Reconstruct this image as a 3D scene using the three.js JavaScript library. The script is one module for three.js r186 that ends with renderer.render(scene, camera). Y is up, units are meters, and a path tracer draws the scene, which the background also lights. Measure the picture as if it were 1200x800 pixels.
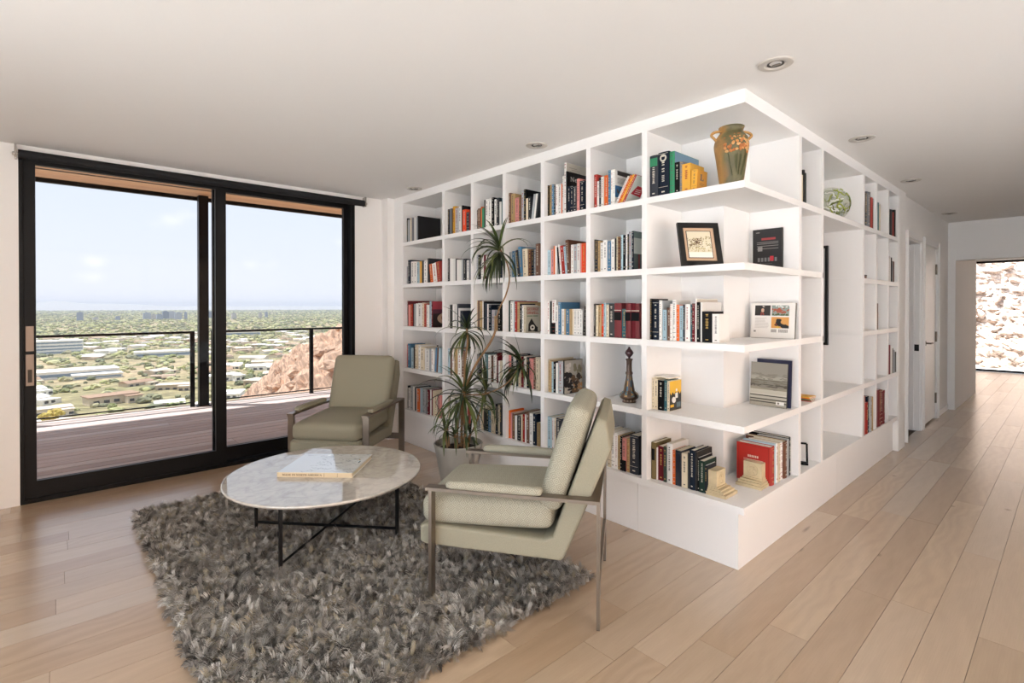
import * as THREE from 'three';
import { mergeGeometries } from 'three/addons/utils/BufferGeometryUtils.js';
import { ImprovedNoise } from 'three/addons/math/ImprovedNoise.js';

// ---------------------------------------------------------------- camera, sky, sun, exposure
const scene = new THREE.Scene();
const renderer = new THREE.WebGLRenderer({ antialias: true });
renderer.toneMapping = THREE.LinearToneMapping;
renderer.toneMappingExposure = 1.58;
renderer.shadowMap.enabled = true;
const EYE = new THREE.Vector3(-2.5495, 1.34, 1.1101), YAW = 0.8397, PITCH = 0.0061, FPX = 595.65, CU = 600, CV = 362.57;
const camera = new THREE.PerspectiveCamera(2 * Math.atan(400 / FPX) * 180 / Math.PI, 1.5, 0.05, 40000);
camera.position.copy(EYE);
camera.lookAt(EYE.x + Math.cos(YAW) * Math.cos(PITCH), EYE.y - Math.sin(PITCH), EYE.z - Math.sin(YAW) * Math.cos(PITCH));
camera.setViewOffset(1200, 800, 0, 400 - CV, 1200, 800);

const SKY = 2.7;                                   // sky brightness; the view doors have solar-control glass
const noise = new ImprovedNoise();
const fbm = (x, y, z, o = 4) => { let s = 0, a = 0.5, f = 1; for (let i = 0; i < o; i++) { s += a * noise.noise(x * f, y * f, z * f); a *= 0.5; f *= 2.03; } return s; };
{
  const w = 1024, h = 512, d = new Float32Array(w * h * 4);
  for (let j = 0; j < h; j++) for (let i = 0; i < w; i++) {
    const el = ((j + 0.5) / h - 0.5) * Math.PI, az = (i / w) * 2 * Math.PI, e = Math.max(0, Math.sin(el));
    const t = Math.min(1, Math.pow(e, 0.62) * 1.15);
    let c = [0.87 - 0.33 * t, 0.89 - 0.2 * t, 0.95 - 0.06 * t];
    const cx = Math.cos(el) * Math.cos(az), cz = Math.cos(el) * Math.sin(az), cy = Math.sin(el);
    const n = fbm(cx * 9 + 3.1, cy * 26 + 1.7, cz * 9 + 7.3, 5), cl = Math.max(0, Math.min(1, (n - 0.24) * 5)) * (el > 0.03 ? 1 : 0) * 0.75;
    c = c.map((v) => v + (1.08 - v) * cl);
    const k = (j * w + i) * 4;
    d[k] = c[0] * SKY; d[k + 1] = c[1] * SKY; d[k + 2] = c[2] * SKY; d[k + 3] = 1;
  }
  const t = new THREE.DataTexture(d, w, h, THREE.RGBAFormat, THREE.FloatType);
  t.mapping = THREE.EquirectangularReflectionMapping; t.magFilter = THREE.LinearFilter; t.minFilter = THREE.LinearFilter; t.wrapS = THREE.RepeatWrapping; t.needsUpdate = true;
  scene.background = t; scene.environment = t;
}
const sun = new THREE.DirectionalLight(new THREE.Color(1.0, 0.975, 0.94), 13);
sun.position.set(-13.5, 45, -10.4); sun.target.position.set(0, 0, 0);
sun.castShadow = true; sun.shadow.mapSize.set(4096, 4096);
Object.assign(sun.shadow.camera, { left: -30, right: 30, top: 30, bottom: -30, near: 1, far: 120 });
scene.add(sun, sun.target);
scene.fog = new THREE.FogExp2(new THREE.Color(0.86, 0.91, 1.0), 1 / 11000);   // desert haze over the valley

// ---------------------------------------------------------------- helpers
let seed = 12345;
const rnd = (a = 0, b = 1) => { seed |= 0; seed = (seed + 0x6D2B79F5) | 0; let t = Math.imul(seed ^ (seed >>> 15), 1 | seed); t = (t + Math.imul(t ^ (t >>> 7), 61 | t)) ^ t; return a + (b - a) * (((t ^ (t >>> 14)) >>> 0) / 4294967296); };
const pick = (l) => l[Math.floor(rnd() * l.length) % l.length];
const V = (x, y, z) => new THREE.Vector3(x, y, z);
// direction of a photograph pixel, and the point where it meets a plane of the place
const CY = Math.cos(YAW), SY = Math.sin(YAW), CP = Math.cos(PITCH), SP = Math.sin(PITCH);
function ray(u, v) { const r = (u - CU) / FPX, y = (CV - v) / FPX, dd = CP + y * SP, yy = y * CP - SP; return V(dd * CY + r * SY, yy, -dd * SY + r * CY); }
function meet(u, v, axis, value) { const r = ray(u, v), t = (value - EYE[axis]) / r[axis]; return EYE.clone().addScaledVector(r, t); }
const deep = (u, v, d) => EYE.clone().addScaledVector(ray(u, v), d);

const names = {};
function numbered(n) { const k = names[n] = (names[n] ?? -1) + 1; return k ? n + '_' + String(k).padStart(3, '0') : n; }
function shade(o) { o.castShadow = true; o.receiveShadow = true; return o; }
function mesh(name, geo, mat, parent) { const m = shade(new THREE.Mesh(geo, mat)); m.name = parent === scene ? numbered(name) : name; parent.add(m); return m; }
function tag(o, label, category, group) { o.userData.label = label; o.userData.category = category; if (group) o.userData.group = group; return o; }
function thing(name, label, category, p = [0, 0, 0], turn = 0, group) { const g = new THREE.Group(); g.name = numbered(name); g.position.set(...p); g.rotation.y = turn; scene.add(g); return tag(g, label, category, group); }
function struct(name, label, category) { const g = new THREE.Group(); g.name = numbered(name); scene.add(g); g.userData.kind = 'structure'; return tag(g, label, category); }
function solid(name, geo, mat, label, category) { const m = mesh(name, geo, mat, scene); m.userData.kind = 'structure'; return tag(m, label, category); }
const bx = (x0, x1, y0, y1, z0, z1) => boxUV(new THREE.BoxGeometry(x1 - x0, y1 - y0, z1 - z0).translate((x0 + x1) / 2, (y0 + y1) / 2, (z0 + z1) / 2));
const merge = (l) => mergeGeometries(l.map((g) => (g.index ? g.toNonIndexed() : g)));
function boxUV(g) {                                 // texture coordinates in metres, by the way each face points
  const p = g.attributes.position, n = g.attributes.normal, uv = new Float32Array(p.count * 2);
  for (let i = 0; i < p.count; i++) {
    const ax = Math.abs(n.getX(i)), ay = Math.abs(n.getY(i)), az = Math.abs(n.getZ(i));
    if (ay >= ax && ay >= az) { uv[2 * i] = p.getX(i); uv[2 * i + 1] = p.getZ(i); }
    else if (ax >= az) { uv[2 * i] = p.getZ(i); uv[2 * i + 1] = p.getY(i); }
    else { uv[2 * i] = p.getX(i); uv[2 * i + 1] = p.getY(i); }
  }
  g.setAttribute('uv', new THREE.BufferAttribute(uv, 2));
  return g;
}
function smooth(g) {                                // one normal for all corners at one place
  g.computeVertexNormals();
  const p = g.attributes.position, n = g.attributes.normal, at = new Map();
  for (let i = 0; i < p.count; i++) {
    const k = Math.round(p.getX(i) * 2e4) + ',' + Math.round(p.getY(i) * 2e4) + ',' + Math.round(p.getZ(i) * 2e4);
    if (!at.has(k)) at.set(k, [V(0, 0, 0), []]);
    const e = at.get(k); e[0].x += n.getX(i); e[0].y += n.getY(i); e[0].z += n.getZ(i); e[1].push(i);
  }
  for (const [s, l] of at.values()) { s.normalize(); for (const i of l) n.setXYZ(i, s.x, s.y, s.z); }
  return g;
}
function soft(w, h, d, r, seg = [16, 8, 16], puff = 0, pinch = 0) {   // rounded, slightly stuffed block, centred
  const g = new THREE.BoxGeometry(w, h, d, ...seg), p = g.attributes.position, q = V(0, 0, 0), c = V(0, 0, 0);
  for (let i = 0; i < p.count; i++) {
    q.fromBufferAttribute(p, i);
    c.set(THREE.MathUtils.clamp(q.x, -w / 2 + r, w / 2 - r), THREE.MathUtils.clamp(q.y, -h / 2 + r, h / 2 - r), THREE.MathUtils.clamp(q.z, -d / 2 + r, d / 2 - r));
    const o = q.clone().sub(c); if (o.lengthSq() > 1e-12) q.copy(c).addScaledVector(o.normalize(), r);
    const a = 2 * q.x / w, b = 2 * q.z / d, e = 2 * q.y / h;
    q.y += Math.sign(q.y) * puff * (1 - a * a) * (1 - b * b) * Math.min(1, Math.abs(e) * 1.5);
    q.x *= 1 + pinch * (1 - b * b) * (1 - e * e); q.z *= 1 + pinch * (1 - a * a) * (1 - e * e);
    p.setXYZ(i, q.x, q.y, q.z);
  }
  g.computeVertexNormals(); boxUV(g);
  return smooth(g);
}
function tube(points, r, seg = 24, rad = 8, closed = false) { return new THREE.TubeGeometry(new THREE.CatmullRomCurve3(points, closed), seg, r, rad, closed); }
function bar(a, b, w, t) {                          // a flat bar from a to b
  const d = b.clone().sub(a), g = new THREE.BoxGeometry(w, d.length(), t);
  g.applyQuaternion(new THREE.Quaternion().setFromUnitVectors(V(0, 1, 0), d.clone().normalize()));
  return g.translate((a.x + b.x) / 2, (a.y + b.y) / 2, (a.z + b.z) / 2);
}
const lathe = (pts, seg = 40) => new THREE.LatheGeometry(pts.map((p) => new THREE.Vector2(p[0], p[1])), seg);
function tex(w, h, fn, srgb = true, rep = [1, 1]) {
  const d = new Uint8Array(w * h * 4);
  for (let j = 0; j < h; j++) for (let i = 0; i < w; i++) { const c = fn(i / w, j / h, i, j), k = (j * w + i) * 4; for (let n = 0; n < 3; n++) d[k + n] = Math.max(0, Math.min(255, Math.round(Array.isArray(c) ? c[n] : c))); d[k + 3] = 255; }
  const t = new THREE.DataTexture(d, w, h); t.magFilter = THREE.LinearFilter; t.minFilter = THREE.LinearMipmapLinearFilter; t.generateMipmaps = true;
  t.wrapS = t.wrapT = THREE.RepeatWrapping; t.repeat.set(...rep); if (srgb) t.colorSpace = THREE.SRGBColorSpace; t.needsUpdate = true; return t;
}
// noise that repeats over the unit square
const tile = (u, v, k, o = 3, z = 0) => { const a = u * 2 * Math.PI, b = v * 2 * Math.PI, r = k / (2 * Math.PI); return fbm(Math.cos(a) * r + 11 + z, Math.sin(a) * r + Math.cos(b) * r * 1.31, Math.sin(b) * r * 1.31 + 5 + z, o); };
function drawn(w, h, fn) { const c = document.createElement('canvas'); c.width = w; c.height = h; fn(c.getContext('2d'), w, h); const t = new THREE.CanvasTexture(c); t.colorSpace = THREE.SRGBColorSpace; return t; }
const std = (color, roughness = 0.6, metalness = 0, extra = {}) => new THREE.MeshStandardMaterial({ color, roughness, metalness, ...extra });
const phys = (o) => new THREE.MeshPhysicalMaterial(o);

// ---------------------------------------------------------------- materials
const plasterBump = tex(256, 256, (u, v) => 128 + 90 * tile(u, v, 40, 3), false);
const M = {
  wall: std('#f2efeb', 0.85, 0, { bumpMap: plasterBump, bumpScale: 0.0006 }),
  ceiling: std('#f5f2ee', 0.9, 0, { bumpMap: plasterBump, bumpScale: 0.0006 }),
  shelf: std('#f3f1ee', 0.42),
  trim: std('#efedea', 0.4),
  black: phys({ color: '#060709', roughness: 0.5, specularIntensity: 0.45 }),
  blackMetal: std('#0d0d0f', 0.45, 0.3),
  bronze: std('#84786b', 0.34, 0.85),
  nickel: std('#85766a', 0.42, 0.7),
  chrome: std('#b9b6b0', 0.25, 0.9),
  glass: phys({ color: '#ffffff', roughness: 0, transmission: 1, thickness: 0, ior: 1.5 }),
  solarGlass: phys({ color: new THREE.Color(0.262, 0.262, 0.266), roughness: 0, transmission: 1, thickness: 0, ior: 1.3, specularIntensity: 0.2 }),
  concrete: std('#e6e6e4', 0.9),
};

// ---------------------------------------------------------------- the room
const CEIL = 2.425, WIN = -3.64, LEFT = -4.2, BACK = 3.2, END = 6.1, FAR = 11.75;
// wooden floor: planks six inches wide, laid towards the hallway
const grain = [0, 1, 2].map((k) => tex(512, 256, (u, v) => {
  const y = v + 0.02 * tile(u, v, 3, 2, k * 9), g = tile(u * 0.999, y, 7, 2, k * 7), fine = fbm(u * 9, v * 150, k * 5, 3);
  const ring = Math.sin((v * 9 + 2.2 * fbm(Math.cos(u * 6.283) * 0.7 + k * 3, Math.sin(u * 6.283) * 0.7, v * 2.2, 3)) * 6.283);
  let s = 1 + 0.05 * g + 0.05 * fine + 0.018 * ring * (k === 2 ? 1.1 : 0.4);
  const spots = k === 0 ? [[0.3, 0.35, 0.012, 0.03], [0.71, 0.72, 0.02, 0.02]] : k === 1 ? [[0.62, 0.55, 0.035, 0.018]] : [[0.15, 0.4, 0.006, 0.02], [0.52, 0.66, 0.01, 0.03]];
  for (const [a, b, ra, rb] of spots) { const d = Math.hypot((u - a) / ra, (v - b) / rb) + 0.5 * fine; if (d < 1.2) s *= 0.66 + 0.28 * Math.max(0, d); }
  return [192 * s, 170 * Math.pow(s, 1.1), 146 * Math.pow(s, 1.25)];
}, true, [0.55, 1.9]));
const grainBump = tex(256, 128, (u, v) => 128 + 110 * fbm(u * 6, v * 90, 2, 3), false, [0.6, 3]);
const plankMats = [];
for (const [k, t] of [[0, '#ffffff'], [1, '#f3ece3'], [2, '#fff8ee'], [0, '#ece0d2'], [1, '#fffaf4'], [2, '#f0e6da']]) plankMats.push(phys({ color: t, roughness: 0.36, ior: 1.65, clearcoat: 1, clearcoatRoughness: 0.24, map: grain[k], bumpMap: grainBump, bumpScale: 0.0004 }));
{
  const floor = struct('floor', 'pale oak plank floor running through to the hallway', 'floor');
  mesh('subfloor', bx(LEFT - 0.1, FAR + 0.1, -0.2, -0.016, WIN - 0.1, BACK + 0.1), std('#5d4836', 0.9), floor);
  const PW = 0.15, gap = 0.0014, z0 = 0.693 - PW * 29;
  const lay = (x0, x1, za, zb) => {
    let x = x0, from = -rnd(0, 1.6);
    x = x0 + from;
    while (x < x1) {
      const len = rnd(1.1, 2.1), a = Math.max(x, x0), b = Math.min(x + len, x1);
      if (b - a > 0.03) {
        const g = bx(a + gap / 2, b - gap / 2, -0.016, rnd(-0.0006, 0), za + gap / 2, zb - gap / 2), uv = g.attributes.uv, ou = rnd(0, 5), ov = rnd(0, 3);
        for (let i = 0; i < uv.count; i++) uv.setXY(i, uv.getX(i) + ou, uv.getY(i) + ov);
        mesh('plank', g, pick(plankMats), floor);
      }
      x += len;
    }
  };
  for (let r = 0; r < 40; r++) {
    const za = z0 + r * PW, zb = za + PW; if (za > 1.9) break;
    const lo = Math.max(za, WIN + 0.0), hi = zb; if (hi <= lo + 0.01) continue;
    const inside = hi < -0.05;                         // the bookcase stands on the slab
    lay(LEFT, inside ? 0.15 : END, lo, hi);
    if (za > -1.6) lay(END, FAR, lo, hi);
  }
  const rest = (x0, x1, za, zb) => mesh('floor_area', bx(x0, x1, -0.016, 0, za, zb), plankMats[1], floor);
  rest(LEFT, FAR, 2.04, BACK); rest(END, FAR, WIN, -1.71); rest(3.55, END, -2.2, -0.2);
}
// ceiling and roof
solid('ceiling', bx(LEFT - 0.15, FAR + 0.15, CEIL, CEIL + 0.2, WIN - 0.15, BACK + 0.15), M.ceiling, 'plain off-white plaster ceiling', 'ceiling');
// window wall with one opening
const WX0 = -2.735, WX1 = -0.36, WTOP = 2.385;
{
  const w = struct('wall_window', 'off-white wall that holds the black sliding doors', 'wall');
  mesh('wall_panel', bx(LEFT, WX0, 0, CEIL, WIN - 0.16, WIN), M.wall, w);
  mesh('wall_panel', bx(WX1, END, 0, CEIL, WIN - 0.16, WIN), M.wall, w);
  mesh('wall_panel', bx(WX0, WX1, WTOP, CEIL, WIN - 0.16, WIN), M.wall, w);
  mesh('corner_pier', bx(-0.075, 0.4, 0, CEIL, WIN, -3.52), M.wall, w);
}
// walls behind and beside the viewer, each with large glazed openings
const framed = (name, label, along, a0, a1, y1, at, out, glassMat, t = 0.07) => {
  const g = struct(name, label, 'window'), lo = Math.min(at, at + out), hi = Math.max(at, at + out), B = (p0, p1, q0, q1) => (along === 'x' ? bx(p0, p1, q0, q1, lo, hi) : bx(lo, hi, q0, q1, p0, p1));
  mesh('frame', merge([B(a0, a0 + t, 0, y1), B(a1 - t, a1, 0, y1), B(a0 + t, a1 - t, 0, t), B(a0 + t, a1 - t, y1 - t, y1), B((a0 + a1) / 2 - t / 2, (a0 + a1) / 2 + t / 2, t, y1 - t)]), M.black, g);
  const m = (lo + hi) / 2;
  for (const [p, q] of [[a0 + t, (a0 + a1) / 2 - t / 2], [(a0 + a1) / 2 + t / 2, a1 - t]]) {
    const pg = new THREE.PlaneGeometry(q - p, y1 - 2 * t); if (along === 'z') pg.rotateY(Math.PI / 2);
    mesh('pane', pg.translate(along === 'x' ? (p + q) / 2 : m, y1 / 2, along === 'x' ? m : (p + q) / 2), glassMat, g);
  }
  return g;
};
const BO = [-4.0, 1.4], LO = [-1.5, 2.7], OH = 2.36;   // terrace doors behind the viewer
solid('wall_back', merge([bx(LEFT, BO[0], 0, CEIL, BACK, BACK + 0.15), bx(BO[1], FAR, 0, CEIL, BACK, BACK + 0.15), bx(BO[0], BO[1], OH, CEIL, BACK, BACK + 0.15)]), M.wall, 'off-white wall with terrace doors behind the sitting area', 'wall');
framed('window_2', 'black-framed terrace doors opposite the bookcase', 'x', BO[0], BO[1], OH, BACK + 0.03, 0.08, M.glass);
solid('wall_left', merge([bx(LEFT - 0.15, LEFT, 0, CEIL, WIN - 0.16, LO[0]), bx(LEFT - 0.15, LEFT, 0, CEIL, LO[1], BACK + 0.15), bx(LEFT - 0.15, LEFT, OH, CEIL, LO[0], LO[1])]), M.wall, 'off-white wall with a wide window beside the sitting area', 'wall');
framed('window_3', 'wide black-framed window opposite the long bookcase face', 'z', LO[0], LO[1], OH, LEFT - 0.11, 0.08, M.glass);
// hallway wall after the bookcase, its two doorways, the opening at its end
const HZ = -0.03, D1 = [3.74, 4.38], D2 = [4.56, 5.29], DH = 2.03;
{
  const w = struct('wall_hallway', 'off-white hallway wall with two white doorways', 'wall');
  const seg = (x0, x1, y0 = 0) => mesh('wall_panel', bx(x0, x1, y0, CEIL, HZ - 0.13, HZ), M.wall, w);
  seg(3.5, D1[0]); seg(D1[1], D2[0]); seg(D2[1], END + 0.1); seg(D1[0], D1[1], DH); seg(D2[0], D2[1], DH);
  mesh('end_pier', bx(3.245, 3.5, 0, CEIL, -0.3, 0.002), M.wall, w);
}
{
  const w = struct('wall_far', 'off-white wall with the wide opening at the end of the hallway', 'wall');
  const zl = 0.045, yo = 1.935;
  mesh('wall_panel', bx(END, END + 0.14, 0, CEIL, HZ - 0.13, zl), M.wall, w);
  mesh('header', bx(END, END + 0.14, yo, CEIL, zl, BACK), M.wall, w);
  mesh('return_wall', bx(END + 0.14, 8.1, 0, CEIL, HZ - 0.13, zl), M.wall, w);
  mesh('return_wall', bx(END + 0.02, END + 0.14, 0, CEIL, WIN, HZ - 0.13), M.wall, w);
  mesh('wall_panel', bx(END, FAR, 0, CEIL, WIN - 0.16, WIN), M.wall, w);
}
// far room: glazed end wall
{
  const w = struct('wall_end', 'end wall of the far room around its glass', 'wall');
  mesh('wall_panel', bx(FAR, FAR + 0.15, 0, CEIL, WIN, -0.5), M.wall, w);
  mesh('wall_panel', bx(FAR, FAR + 0.15, 2.275, CEIL, -0.5, BACK), M.wall, w);
  framed('window_4', 'black-framed glass wall facing the rocky slope at the end of the hallway', 'z', -0.5, BACK, 2.275, FAR + 0.03, 0.08, M.glass, 0.04);
}
// the side room behind the first doorway: four walls and a window
{
  const w = struct('wall_side_room', 'white walls of the small room behind the first hallway doorway', 'wall');
  mesh('wall_panel', bx(3.42, 3.5, 0, CEIL, -2.2, -0.3), M.wall, w);
  mesh('wall_panel', bx(4.9, 5.0, 0, CEIL, -2.2, -0.16), M.wall, w);
  mesh('wall_panel', merge([bx(3.42, 3.6, 0, CEIL, -2.3, -2.2), bx(4.8, 5, 0, CEIL, -2.3, -2.2), bx(3.6, 4.8, 0, 0.6, -2.3, -2.2), bx(3.6, 4.8, 2.2, CEIL, -2.3, -2.2)]), M.wall, w);
  solid('wall_core', bx(5.0, 5.1, 0, CEIL, WIN, -2.2), M.wall, 'inner wall behind the side room', 'wall');
}
// doorways: casing, jamb, leaf
function casing(x0, x1, g) {
  const t = 0.065, p = 0.016;
  mesh('casing', merge([bx(x0 - t, x0, 0, DH + t, HZ, HZ + p), bx(x1, x1 + t, 0, DH + t, HZ, HZ + p), bx(x0, x1, DH, DH + t, HZ, HZ + p), bx(x0 - t, x0 - t + 0.014, 0, DH + t, HZ + p, HZ + p + 0.01), bx(x1 + t - 0.014, x1 + t, 0, DH + t, HZ + p, HZ + p + 0.01)]), M.trim, g);
  mesh('jamb', merge([bx(x0 - 0.002, x0 + 0.02, 0, DH, HZ - 0.14, HZ), bx(x1 - 0.02, x1 + 0.002, 0, DH, HZ - 0.14, HZ), bx(x0 + 0.02, x1 - 0.02, DH - 0.02, DH, HZ - 0.14, HZ), bx(x1 - 0.032, x1 - 0.02, 0, DH - 0.02, HZ - 0.09, HZ - 0.05)]), M.trim, g);
}
{
  const d = struct('door_1', 'open white doorway with a small black strike plate', 'doorway');
  casing(...D1, d);
  mesh('strike_plate', bx(D1[1] - 0.024, D1[1] - 0.0195, 0.86, 0.93, HZ - 0.045, HZ - 0.005), M.blackMetal, d);
  const e = struct('door_2', 'white hallway door with dark hinges and a lever handle', 'door');
  casing(...D2, e);
  const leaf = mesh('door_leaf', bx(D2[0] + 0.022, D2[1] - 0.022, 0.022, DH - 0.022, HZ - 0.045, HZ - 0.003), M.trim, e);
  for (const y of [0.25, 0.98, 1.78]) mesh('hinge', bx(D2[1] - 0.04, D2[1] + 0.004, y - 0.06, y + 0.06, HZ - 0.003, HZ + 0.012), std('#6b6257', 0.4, 0.7), leaf);
  mesh('lever_handle', merge([new THREE.CylinderGeometry(0.026, 0.026, 0.012, 20).rotateX(Math.PI / 2).translate(D2[0] + 0.085, 0.93, HZ + 0.003), new THREE.CylinderGeometry(0.009, 0.009, 0.05, 12).rotateX(Math.PI / 2).translate(D2[0] + 0.085, 0.93, HZ + 0.028), bx(D2[0] + 0.08, D2[0] + 0.2, 0.922, 0.938, HZ + 0.045, HZ + 0.057)]), std('#6b6257', 0.35, 0.8), leaf);
}
// baseboards
{
  const b = (n, g, l) => solid(n, g, M.trim, l, 'baseboard');
  b('baseboard_hallway', merge([bx(D1[1] + 0.066, D2[0] - 0.066, 0, 0.07, HZ, HZ + 0.01), bx(D2[1] + 0.066, END, 0, 0.07, HZ, HZ + 0.01)]), 'low white baseboard along the hallway wall');
}
// black sliding doors
{
  const w = struct('window_1', 'black-framed sliding glass doors to the wooden deck', 'sliding door');
  const zi = WIN - 0.02, zo = WIN - 0.1;
  mesh('outer_frame', merge([bx(WX0, WX0 + 0.02, 0.0, WTOP, zo - 0.05, WIN - 0.005), bx(WX1 - 0.03, WX1, 0, WTOP, zo - 0.05, WIN - 0.005), bx(WX0, WX1, WTOP - 0.03, WTOP, zo - 0.05, WIN - 0.005), bx(WX0, WX1, 0, 0.028, zo - 0.05, WIN - 0.005)]), M.black, w);
  const panel = (x0, x1, s0, s1, z0, z1) => {
    const p = mesh('door_panel', merge([bx(x0, x0 + s0, 0.03, WTOP - 0.03, z0, z1), bx(x1 - s1, x1, 0.03, WTOP - 0.03, z0, z1), bx(x0 + s0, x1 - s1, 0.03, 0.142, z0, z1), bx(x0 + s0, x1 - s1, WTOP - 0.075, WTOP - 0.03, z0, z1)]), M.black, w);
    mesh('pane', new THREE.PlaneGeometry(x1 - x0 - s0 - s1, WTOP - 0.217).translate((x0 + s0 + x1 - s1) / 2, (0.142 + WTOP - 0.075) / 2, (z0 + z1) / 2), M.solarGlass, p);
    return p;
  };
  const left = panel(WX0 + 0.02, -1.488, 0.062, 0.078, zi - 0.045, zi);
  panel(-1.57, WX1 - 0.032, 0.078, 0.04, zo - 0.045, zo);
  const hx = WX0 + 0.051, plate = (y0, y1) => bx(hx - 0.02, hx + 0.02, y0, y1, zi, zi + 0.006);
  mesh('lock_plate', merge([plate(1.035, 1.205), bx(hx - 0.011, hx + 0.011, 1.095, 1.15, zi + 0.006, zi + 0.011)]), M.nickel, left);
  const pull = mesh('pull_handle', plate(0.8, 1.012), M.nickel, left);
  mesh('finger_recess', bx(hx - 0.011, hx + 0.011, 0.822, 0.91, zi + 0.004, zi + 0.0075), std('#3b332b', 0.5, 0.5), pull);
}
// roller blind above the doors
{
  const t = thing('roller_blind', 'rolled-up black blind on brackets above the sliding doors', 'blind', [0, 0, 0]);
  const zc = WIN + 0.05, yc = 2.352, r = 0.03;
  mesh('roll', new THREE.CylinderGeometry(r, r, 2.44, 24).rotateZ(Math.PI / 2).translate((-2.735 - 0.29) / 2, yc, zc), std('#0d0e12', 0.75), t);
  for (const x of [-2.745, -0.276]) mesh('bracket', merge([bx(x - 0.006, x + 0.006, yc - 0.03, yc + 0.062, WIN, zc + 0.014), new THREE.CylinderGeometry(0.012, 0.012, 0.03, 12).rotateZ(Math.PI / 2).translate(x, yc, zc)]), M.chrome, t);
}
// recessed ceiling lights (switched off), in a row before each face of the bookcase
{
  const spots = [[-0.15, 0.2], [1.33, 0.17], [2.94, 0.14], [5.2, 0.1], [-0.137, -1.33], [-0.09, -2.98]];
  const where = ['over the outer bookcase corner', 'over the hallway shelves near the corner', 'over the far end of the hallway shelves', 'over the hallway doors', 'over the middle of the long bookcase', 'over the window end of the long bookcase'];
  const ring = lathe([[0.036, 0.012], [0.04, -0.002], [0.05, -0.004], [0.068, -0.003], [0.073, 0.0], [0.073, 0.003]], 36), inner = std('#4b4742', 0.6), cone = lathe([[0.0, 0.004], [0.02, 0.004], [0.036, 0.001]], 28), ringMat = std('#cfc8bf', 0.5);
  spots.forEach(([x, z], i) => {
    const t = thing('recessed_light', 'round off-white recessed downlight ' + where[i], 'downlight', [x, CEIL - 0.003, z], 0, 'recessed ceiling lights');
    mesh('trim_ring', ring, ringMat, t); mesh('baffle', cone, inner, t);
    mesh('gimbal', new THREE.CylinderGeometry(0.017, 0.02, 0.006, 20).rotateZ(0.35).translate(0.006, -0.001, 0), std('#8b857d', 0.4, 0.4), t);
  });
}

// ---------------------------------------------------------------- built-in bookcase around the corner
const S = [0.3318, 0.7388, 1.1471, 1.5596, 1.9692], TOP = 2.3546, TH = 0.036, DA = 0.385, DB = 0.29;
const AZ = [-3.3426, -2.6422, -2.2253, -1.8236, -1.4114, -0.9988, -0.5795], BX = [0.7556, 1.1495, 2.0959, 2.4697, 2.8594, 3.2054];
{
  const b = thing('built_in_bookcase', 'white built-in bookcase wrapping the corner, open square bays on a plinth', 'bookcase');
  const W = M.shelf, ze = -3.52, xe = 3.245;
  for (const z of [[ze, -1.9], [-1.898, -0.64], [-0.638, -0.04]]) mesh('plinth_panel', bx(0.0268, 0.05, 0, S[0] - TH, z[0], z[1]), W, b);
  for (const x of [[0.05, 1.6], [1.602, xe]]) mesh('plinth_panel', bx(x[0], x[1], 0, S[0] - TH, -0.064, -0.04), W, b);
  S.forEach((y, j) => {
    mesh('shelf', bx(0, DA, y - TH, y, ze, 0), W, b);
    if (j === 2 || j === 3) { mesh('shelf', bx(DA, BX[1], y - TH, y, -DB, 0), W, b); mesh('shelf', bx(BX[2], xe, y - TH, y, -DB, 0), W, b); }
    else mesh('shelf', bx(DA, xe, y - TH, y, -DB, 0), W, b);
  });
  mesh('top_panel', bx(0, DA, TOP, CEIL - 0.001, ze, 0), W, b); mesh('top_panel', bx(DA, xe, TOP, CEIL - 0.001, -DB, 0), W, b);
  mesh('back_panel', bx(DA, DA + 0.02, S[0], TOP, ze, -DB), W, b); const N0 = BX[1], N1 = BX[2];               // the tall bay is deeper than the others
  mesh('back_panel', bx(DA + 0.02, N0, S[0], TOP, -DB - 0.02, -DB), W, b); mesh('back_panel', bx(N1, xe, S[0], TOP, -DB - 0.02, -DB), W, b);
  mesh('back_panel', bx(N0, N1, S[0], S[1] - TH, -DB - 0.02, -DB), W, b); mesh('back_panel', bx(N0, N1, S[4], TOP, -DB - 0.02, -DB), W, b);
  mesh('niche_lining', merge([bx(N0 - 0.02, N0 + 0.02, S[1] - TH, S[4], -0.72, -DB), bx(N1 - 0.02, N1 + 0.02, S[1] - TH, S[4], -0.72, -DB), bx(N0 + 0.02, N1 - 0.02, S[1] - TH, S[1], -0.72, -DB), bx(N0 + 0.02, N1 - 0.02, S[4] - TH, S[4], -0.72, -DB), bx(N0 + 0.02, N1 - 0.02, S[1], S[4] - TH, -0.74, -0.72)]), W, b);
  const bay = [...S.map((y, j) => [y, j < 4 ? S[j + 1] - TH : TOP])];
  AZ.forEach((z, i) => { for (const [y0, y1] of bay) mesh(i ? 'divider' : 'end_panel', i ? bx(0, DA, y0, y1, z - 0.017, z + 0.017) : bx(0, DA, y0, y1, ze, z), W, b); });
  BX.forEach((x, i) => {
    const wide = i === 1 || i === 2;
    for (const [j, [y0, y1]] of bay.entries()) {
      if (i === 5) { mesh('end_panel', bx(x, xe, y0, y1, -DB, 0), W, b); continue; }
      mesh('divider', bx(x - 0.02, x + 0.02, y0, y1, -DB, 0), W, b);
    }
  });
}

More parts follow.
